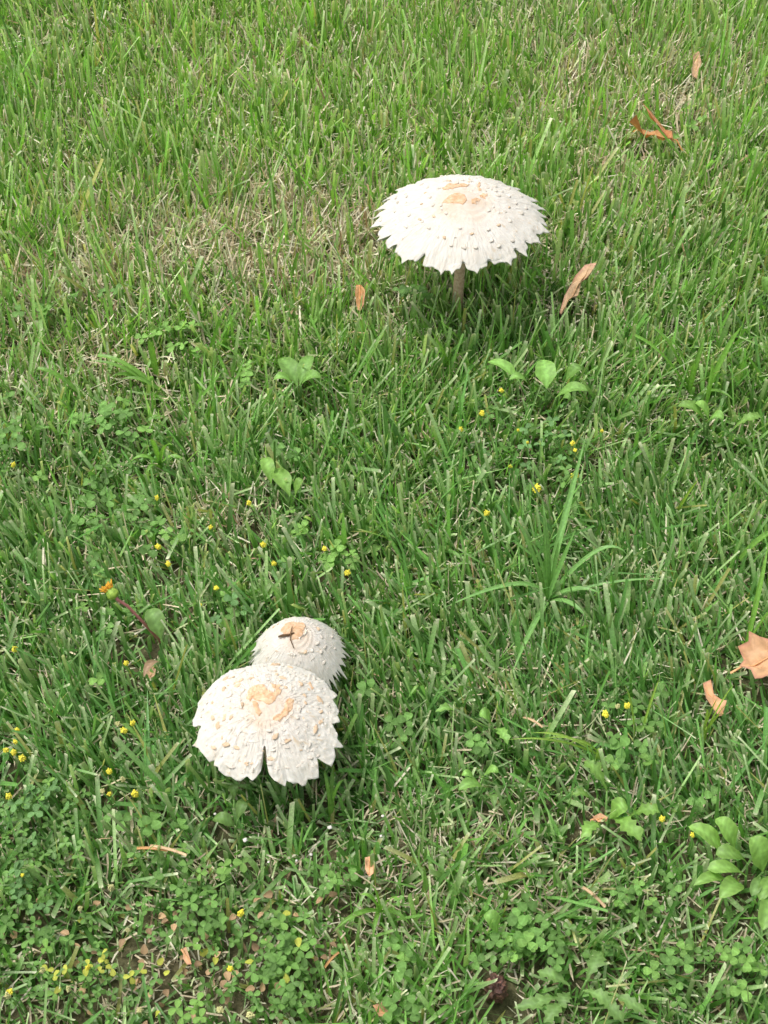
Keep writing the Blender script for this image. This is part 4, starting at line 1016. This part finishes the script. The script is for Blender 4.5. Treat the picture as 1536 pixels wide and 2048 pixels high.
FH = flower_head(1); FH.materials.append(M['flower']); FHP = flower_head(2); FHP.materials.append(M['flower_pale'])
FL = {
 'yellow clover flower head in the patch in front of the tall mushroom': [(1003, 781, 5), (964, 826, 6), (922, 858, 5), (1021, 933, 4.5), (1036, 860, 3.5), (1055, 885, 3.5), (1145, 886, 4.5), (1150, 900, 4), (1204, 862, 4), (974, 1026, 6.5)],
 'large full yellow flower head under the long pale blade': [(1150, 952, 9)],
 'ragged yellow flower head left of the fullest one': [(1073, 976, 8)],
 'yellow flower head in grass beyond the small mushroom': [(498, 1006, 5.5), (421, 1054, 5), (526, 1089, 6.5), (649, 1097, 5.5), (548, 1127, 5.5), (433, 1176, 6), (400, 1210, 4)],
 'tall double yellow flower head just beyond the small mushroom': [(695, 1145, 7)],
 'yellow flower head near the clover patch above the dandelion bud': [(314, 995, 5), (336, 1128, 5.5), (316, 1093, 5.5), (27, 929, 5.5)],
 'yellow flower head below the dandelion bud': [(29, 1298, 6.5), (252, 1326, 6)],
 'yellow flower head in the trio left of the split mushroom': [(265, 1446, 6), (248, 1461, 7)],
 'yellow flower head in the row of small blooms among blue green clover': [(34, 1460, 5.5), (30, 1483, 5.5), (12, 1500, 7), (27, 1505, 7), (44, 1516, 7.5), (218, 1543, 6.5), (218, 1588, 5.5), (270, 1587, 8), (17, 1592, 6), (45, 1750, 4)],
 'round yellow flower head on the clover by the sedge': [(1254, 1411, 7), (1211, 1428, 7)],
 'tiny yellow bloom between the jagged dandelion and the smooth rosette': [(1324, 1637, 6)],
 'yellow bloom at the tip of a smooth rosette leaf': [(1385, 1670, 5)],
 'yellow bloom in the brown patch': [(20, 1984, 8), (482, 1826, 7), (175, 1935, 6), (460, 1937, 6)],
}
PALE = {'spent cream clover head in the trio left of the split mushroom': [(235, 1447, 7)],
 'spent cream clover head among the small yellow blooms over blue green clover': [(205, 1582, 7), (245, 1558, 8)],
 'spent cream clover head next to a round yellow one by the sedge': [(1236, 1412, 6)],
 'tall spent cream clover head below the orange brown stalk': [(222, 1775, 9)],
 'spent cream clover head among yellowing sprigs of the brown patch': [(160, 1817, 7), (255, 1860, 6), (85, 1940, 8), (137, 1977, 7), (15, 1990, 8)],
 'spent cream clover head at the near rim of the brown patch': [(440, 2020, 9), (500, 2030, 9), (280, 2020, 8)]}
for src, me, pale in ((FL, FH, 0), (PALE, FHP, 1)):
    for label, pts in src.items():
        for (px, py, rpx) in pts:
            z = .05 if py > 900 else .06
            p = G(px, py, z); g = ground_at(p[0], p[1]); r = rpx * random.uniform(.85, 1.05) * (.8 if pale else 1) * mpp(px, py, z)
            root = thing('clover_flower', label, 'flower', (p[0] + .004, p[1] + .003, g), label if len(pts) > 1 else None)
            top = Vector((p[0], p[1], z)) - Vector(root.location)
            obj('stem', tube_mesh('stem', [(0, 0, -.004), tuple(top * .55 + Vector((.002, .001, 0))), tuple(top)], [.0008, .0007, .0007], 5), M['petiole'], root)
            o = obj('flower_head', me, None, root, top); o.scale = (r * random.uniform(.8, 1.05), r * random.uniform(.8, 1.05), r * random.uniform(.85, 1.3)); o.rotation_euler = (random.gauss(0, .3), random.gauss(0, .3), random.uniform(0, 6))
            THIN.append((p[0], p[1] - .006, .012, .2, .65))

# ------------------------------------------------------------------ lawn
def in_view(x, y, m=0.0):
    p = np.stack([x, y, np.full_like(x, .03)], -1) - CAMP
    dz = p @ FWD; u = p[:, 0] / dz * FPX; v = p @ UPV / dz * FPX
    return (np.abs(u) < 768 * (1 + m)) & (np.abs(v) < 1024 * (1 + m)), 768 + u, 1024 - v

# dry patches of the lawn: photo pixel centre, radius px (x, y), strength
DRY = [((480, 470), (440, 140), .8), ((1230, 150), (300, 160), .55), ((500, 100), (500, 160), .3), ((640, 540), (180, 60), .7), ((100, 560), (220, 110), .6), ((200, 700), (260, 90), .45), ((430, 1020), (60, 60), .7), ((390, 920), (160, 60), .2),
       ((1180, 540), (160, 60), .3), ((1210, 880), (70, 40), .3), ((920, 1680), (160, 70), .5), ((1160, 1780), (90, 50), .5), ((330, 1930), (230, 90), .9), ((560, 1720), (250, 50), .3), ((90, 2010), (90, 50), .7), ((620, 2020), (120, 40), .5),
       ((1030, 1330), (120, 40), .25), ((300, 1690), (130, 50), .4), ((1300, 400), (200, 120), .3), ((850, 1760), (250, 120), .35), ((250, 800), (120, 50), .35), ((1000, 60), (400, 80), .25)]
def dry_at(u, v):
    d = np.zeros_like(u)
    for (cx, cy), (rx, ry), s_ in DRY: d = np.maximum(d, s_ * np.exp(-((u - cx) / rx) ** 2 - ((v - cy) / ry) ** 2))
    return np.clip(d * (.35 + 1.3 * vnoise(u / 34., v / 24., 71)), 0, 1)

TH = np.array([(a, b, c, d, e) for a, b, c, d, e in THIN])
def thin_filter(x, y, h, keepable=True):
    kpa = np.ones(len(x)); hf = np.ones(len(x))
    order = np.argsort(x); xs = x[order]
    for (cx, cy, r, kp, f) in TH:
        i0, i1 = np.searchsorted(xs, cx - r * 1.8), np.searchsorted(xs, cx + r * 1.8)
        id_ = order[i0:i1]
        d2 = (x[id_] - cx) ** 2 + (y[id_] - cy) ** 2
        ins = id_[d2 < r * r]
        kpa[ins] = np.minimum(kpa[ins], kp)
        near = id_[d2 < (1.5 * r) ** 2]; hf[near] = np.minimum(hf[near], f)
    keep = rng.random(len(x)) < kpa
    h = h * hf
    for (cx, cy, r, zz) in CAPS:
        ins = np.hypot(x - cx, y - cy) < r + .012
        h = np.where(ins, np.minimum(h, zz * .92), h)
    return keep, h

def blades(x, y, length, lean, yaw, bendf, width, col, tipcol, cutf, nseg=4, cross=3, fold=.35, z0=-.003, face=None):
    """many blades at once: each a bent strip with a folded cross-section"""
    n = len(x); base_z = gz(x, y) + z0
    dirx, diry = np.cos(yaw), np.sin(yaw)
    t = np.array([0, .42, .93, 1.0]) if nseg == 3 else np.linspace(0, 1, nseg + 1)      # last short ring: the mown tip
    V = np.zeros((n, nseg + 1, cross, 3), np.float32); C = np.zeros((n, nseg + 1, cross, 3), np.float32)
    px = np.zeros(n); pz = np.zeros(n)
    fyaw = yaw + math.pi / 2 if face is None else face                   # direction of the blade's width
    sx, sy = np.cos(fyaw), np.sin(fyaw)
    for i, ti in enumerate(t):
        ang = lean + bendf * (ti ** 1.3)                                  # from vertical
        if i:
            dl = length * (ti - t[i - 1]); px = px + np.sin(ang) * dl; pz = pz + np.cos(ang) * dl
        w = width * (np.minimum(1, .7 + ti * 1.6)) * np.where(cutf, 1 - .22 * ti, np.clip(1 - np.maximum(0, (ti - .4) / .6) ** 1.8, .05, 1))
        nxv, nzv = -np.cos(ang), np.sin(ang)                              # blade normal in its bend plane
        for j in range(cross):
            s_ = j / (cross - 1) * 2 - 1
            off = abs(s_) * w * .5 * fold
            V[:, i, j, 0] = x + dirx * (px + nxv * off) + sx * s_ * w * .5
            V[:, i, j, 1] = y + diry * (px + nxv * off) + sy * s_ * w * .5
            V[:, i, j, 2] = base_z + pz + nzv * off
            k = (1.0 if abs(s_) > .1 else 1.12)
            tip = (ti ** 6)[..., None] if hasattr(ti, '__len__') else ti ** 14
            C[:, i, j, :] = (col * (1 - tip) + tipcol * tip) * k
    I = np.arange(n * (nseg + 1) * cross).reshape(n, nseg + 1, cross)
    Q = np.stack([I[:, :-1, :-1], I[:, :-1, 1:], I[:, 1:, 1:], I[:, 1:, :-1]], -1).reshape(-1, 4)
    return V.reshape(-1, 3), Q, C.reshape(-1, 3)

def scatter(n, xr, yr, clump=0.0, seed=0):
    r = np.random.default_rng(seed)
    x = r.uniform(*xr, n); y = r.uniform(*yr, n)
    if clump:
        m = r.random(n) < (1 - clump + clump * vnoise(x * 55 + 200, y * 55 + 200, seed + 1) * 1.6)
        x, y = x[m], y[m]
    return x, y

def lawn(name, x, y, seed, nseg=4, cross=3, wscale=1.0, kind='green'):
    r = np.random.default_rng(seed); n = len(x)
    _, u, v = in_view(x, y); dry = dry_at(u, v)
    far = sstep(1000, 300, v)                 # tall upright grass in the far half
    near = sstep(1350, 1800, v)               # trampled short grass nearest
    if kind == 'green':
        h = np.clip(.027 + r.gamma(2.2, .0100, n), .027, .10) * (1 + .30 * far) * (1 - .04 * near) * (.85 + .3 * vnoise(x * 9 + 70, y * 9 + 70, 12))
        lean = np.abs(r.normal(0, .25 + .35 * near + .22 * (1 - far), n)) + .12 * (1 - far)
        bend = r.normal(.18, .28, n) * (1 + .6 * near)
        yaw = r.uniform(0, 2 * math.pi, n)
        drift = 2 * math.pi * vnoise(x * 6 + 30, y * 6 + 30, 14) * 1.5
        m = r.random(n) < .35; yaw = np.where(m, drift + r.normal(0, .6, n), yaw)
        mid_ = sstep(800, 1100, v) * sstep(1800, 1550, v); m = r.random(n) < .45 * mid_; yaw = np.where(m, 2.25 + r.normal(0, .45, n), yaw)
        w = (.0019 + r.gamma(2.4, .00075, n)).clip(.0019, .0064) * wscale
        keep, h2 = thin_filter(x, y, h)
        keep &= r.random(n) > dry * (.75 - .4 * near) + .20 * far
        hue = r.random(n)[:, None]; hue2 = (vnoise(x * 4 + 10, y * 4 + 10, 15) * .6 + r.random(n) * .4)[:, None]
        yel = np.array([.27, .52, .085]); blu = np.array([.175, .375, .11]); drk = np.array([.075, .20, .035]); lite = np.array([.44, .63, .26])
        k = (np.clip(far * .62 + .16, 0, 1))[:, None]
        k2 = np.clip(k + (hue2 - .5) * .9, 0, 1)
        col = yel * k2 + blu * (1 - k2)
        col = np.where(hue < .32, col * .3 + drk * .7, np.where(hue > (.88 - .05 * far)[:, None], col * .35 + lite * .65, col))
        col = col * np.exp(r.normal(0, .22, n)).clip(.6, 1.5)[:, None]
        yl = (r.random(n) < .03 + .10 * dry)[:, None]; col = np.where(yl, np.array([.50, .50, .17]) * r.uniform(.7, 1.1, n)[:, None], col)
        cut = r.random(n) < .62
        tipc = np.where((cut & (r.random(n) < .75))[:, None], np.array([.88, .88, .62]) * r.uniform(.6, 1.1, n)[:, None], col)
        a = [q_[keep] for q_ in (x, y, h2, lean, yaw, bend, w, col, tipc, cut)]
        face = a[4] + math.pi / 2 + r.normal(0, .7, len(a[0]))
        return blades(*a, nseg=nseg, cross=cross, face=face)
    # straw: dead blades and thatch
    h = r.uniform(.014, .046, n) * (1 + .35 * far) * (1 - .30 * near); lean = np.clip(r.normal(1.08 - .12 * far, .38, n), .08, 1.62); bend = r.normal(.1, .75, n)
    yaw = r.uniform(0, 2 * math.pi, n); w = r.uniform(.0010, .0026, n) * wscale * (1 + .3 * far)
    keep, h2 = thin_filter(x, y, h)
    keep &= r.random(n) < (.18 + .04 * near + .05 * far + .95 * dry)
    c = r.random(n)[:, None]
    col = np.where(c < .45, np.array([.78, .66, .46]), np.where(c < .72, np.array([.88, .82, .62]), np.where(c < .76, np.array([.50, .34, .21]), np.array([.60, .66, .36])))) * (r.uniform(.55, 1.05, n) * (1 - .22 * near))[:, None]
    lean = np.where(dry > .3, lean * .85, lean)
    a = [q_[keep] for q_ in (x, y, h2, lean, yaw, bend, w, col, col * 1.1, r.random(n) < .6)]
    zoff = (r.uniform(0, .016, len(a[0])) + .012 * far[keep]) * np.where(a[3] > .8, 1, 0)
    return blades(*a, nseg=3, cross=cross, face=a[4] + math.pi / 2 + r.normal(0, .5, len(a[0])), z0=zoff)

def add_lawn(name, label, cat, parts, mat):
    Vs, Qs, Cs = [], [], []; off = 0
    for V, Q, C in parts: Vs.append(V); Qs.append(Q + off); Cs.append(C); off += len(V)
    o = obj(name, mesh_np(name, np.concatenate(Vs), np.concatenate(Qs), None, np.concatenate(Cs)), mat)
    return tag(o, label, cat, kind='stuff')

DENS, DENS_S = 39000, 62000
XR, YR = (-1.0, 1.0), (.25, 2.75)
area = (XR[1] - XR[0]) * (YR[1] - YR[0])
x, y = scatter(int(area * DENS * 1.15), XR, YR, .36, 21)
iv, _, _ = in_view(x, y, .12)
g_in = lawn('g', x[iv], y[iv], 22, nseg=3)
x3, y3 = scatter(60000, (-2.3, 2.3), (-.9, 4.2), .2, 51)
xs, ys = scatter(int(area * DENS_S * 1.25), XR, YR, .3, 31)
ivs, _, _ = in_view(xs, ys, .12)
s_in = lawn('s', xs[ivs], ys[ivs], 32, kind='straw')
# the lawn goes on outside the frame, a little coarser
x2, y2 = scatter(170000, (-2.3, 2.3), (-.9, 4.2), .3, 41)
iv2, _, _ = in_view(x2, y2, .12); iv2 = ~iv2 & (np.hypot(x2, y2 - 1.2) < 2.4)
g_out = lawn('g', x2[iv2], y2[iv2], 42, nseg=3, cross=2, wscale=1.7)
add_lawn('grass', 'mown green lawn grass with cut pale blade tips', 'grass', [g_in, g_out], M['grass'])
iv3, _, _ = in_view(x3, y3, .12); iv3 = ~iv3 & (np.hypot(x3, y3 - 1.2) < 2.4)
s_out = lawn('s', x3[iv3], y3[iv3], 52, cross=2, wscale=1.5, kind='straw')
add_lawn('dry_grass', 'dead straw coloured grass blades and thatch in the lawn', 'straw', [s_in, s_out], M['straw'])
print('clover', tot, 'blades', len(g_in[1]) // 6, len(s_in[1]) // 6, len(g_out[1]) // 3)
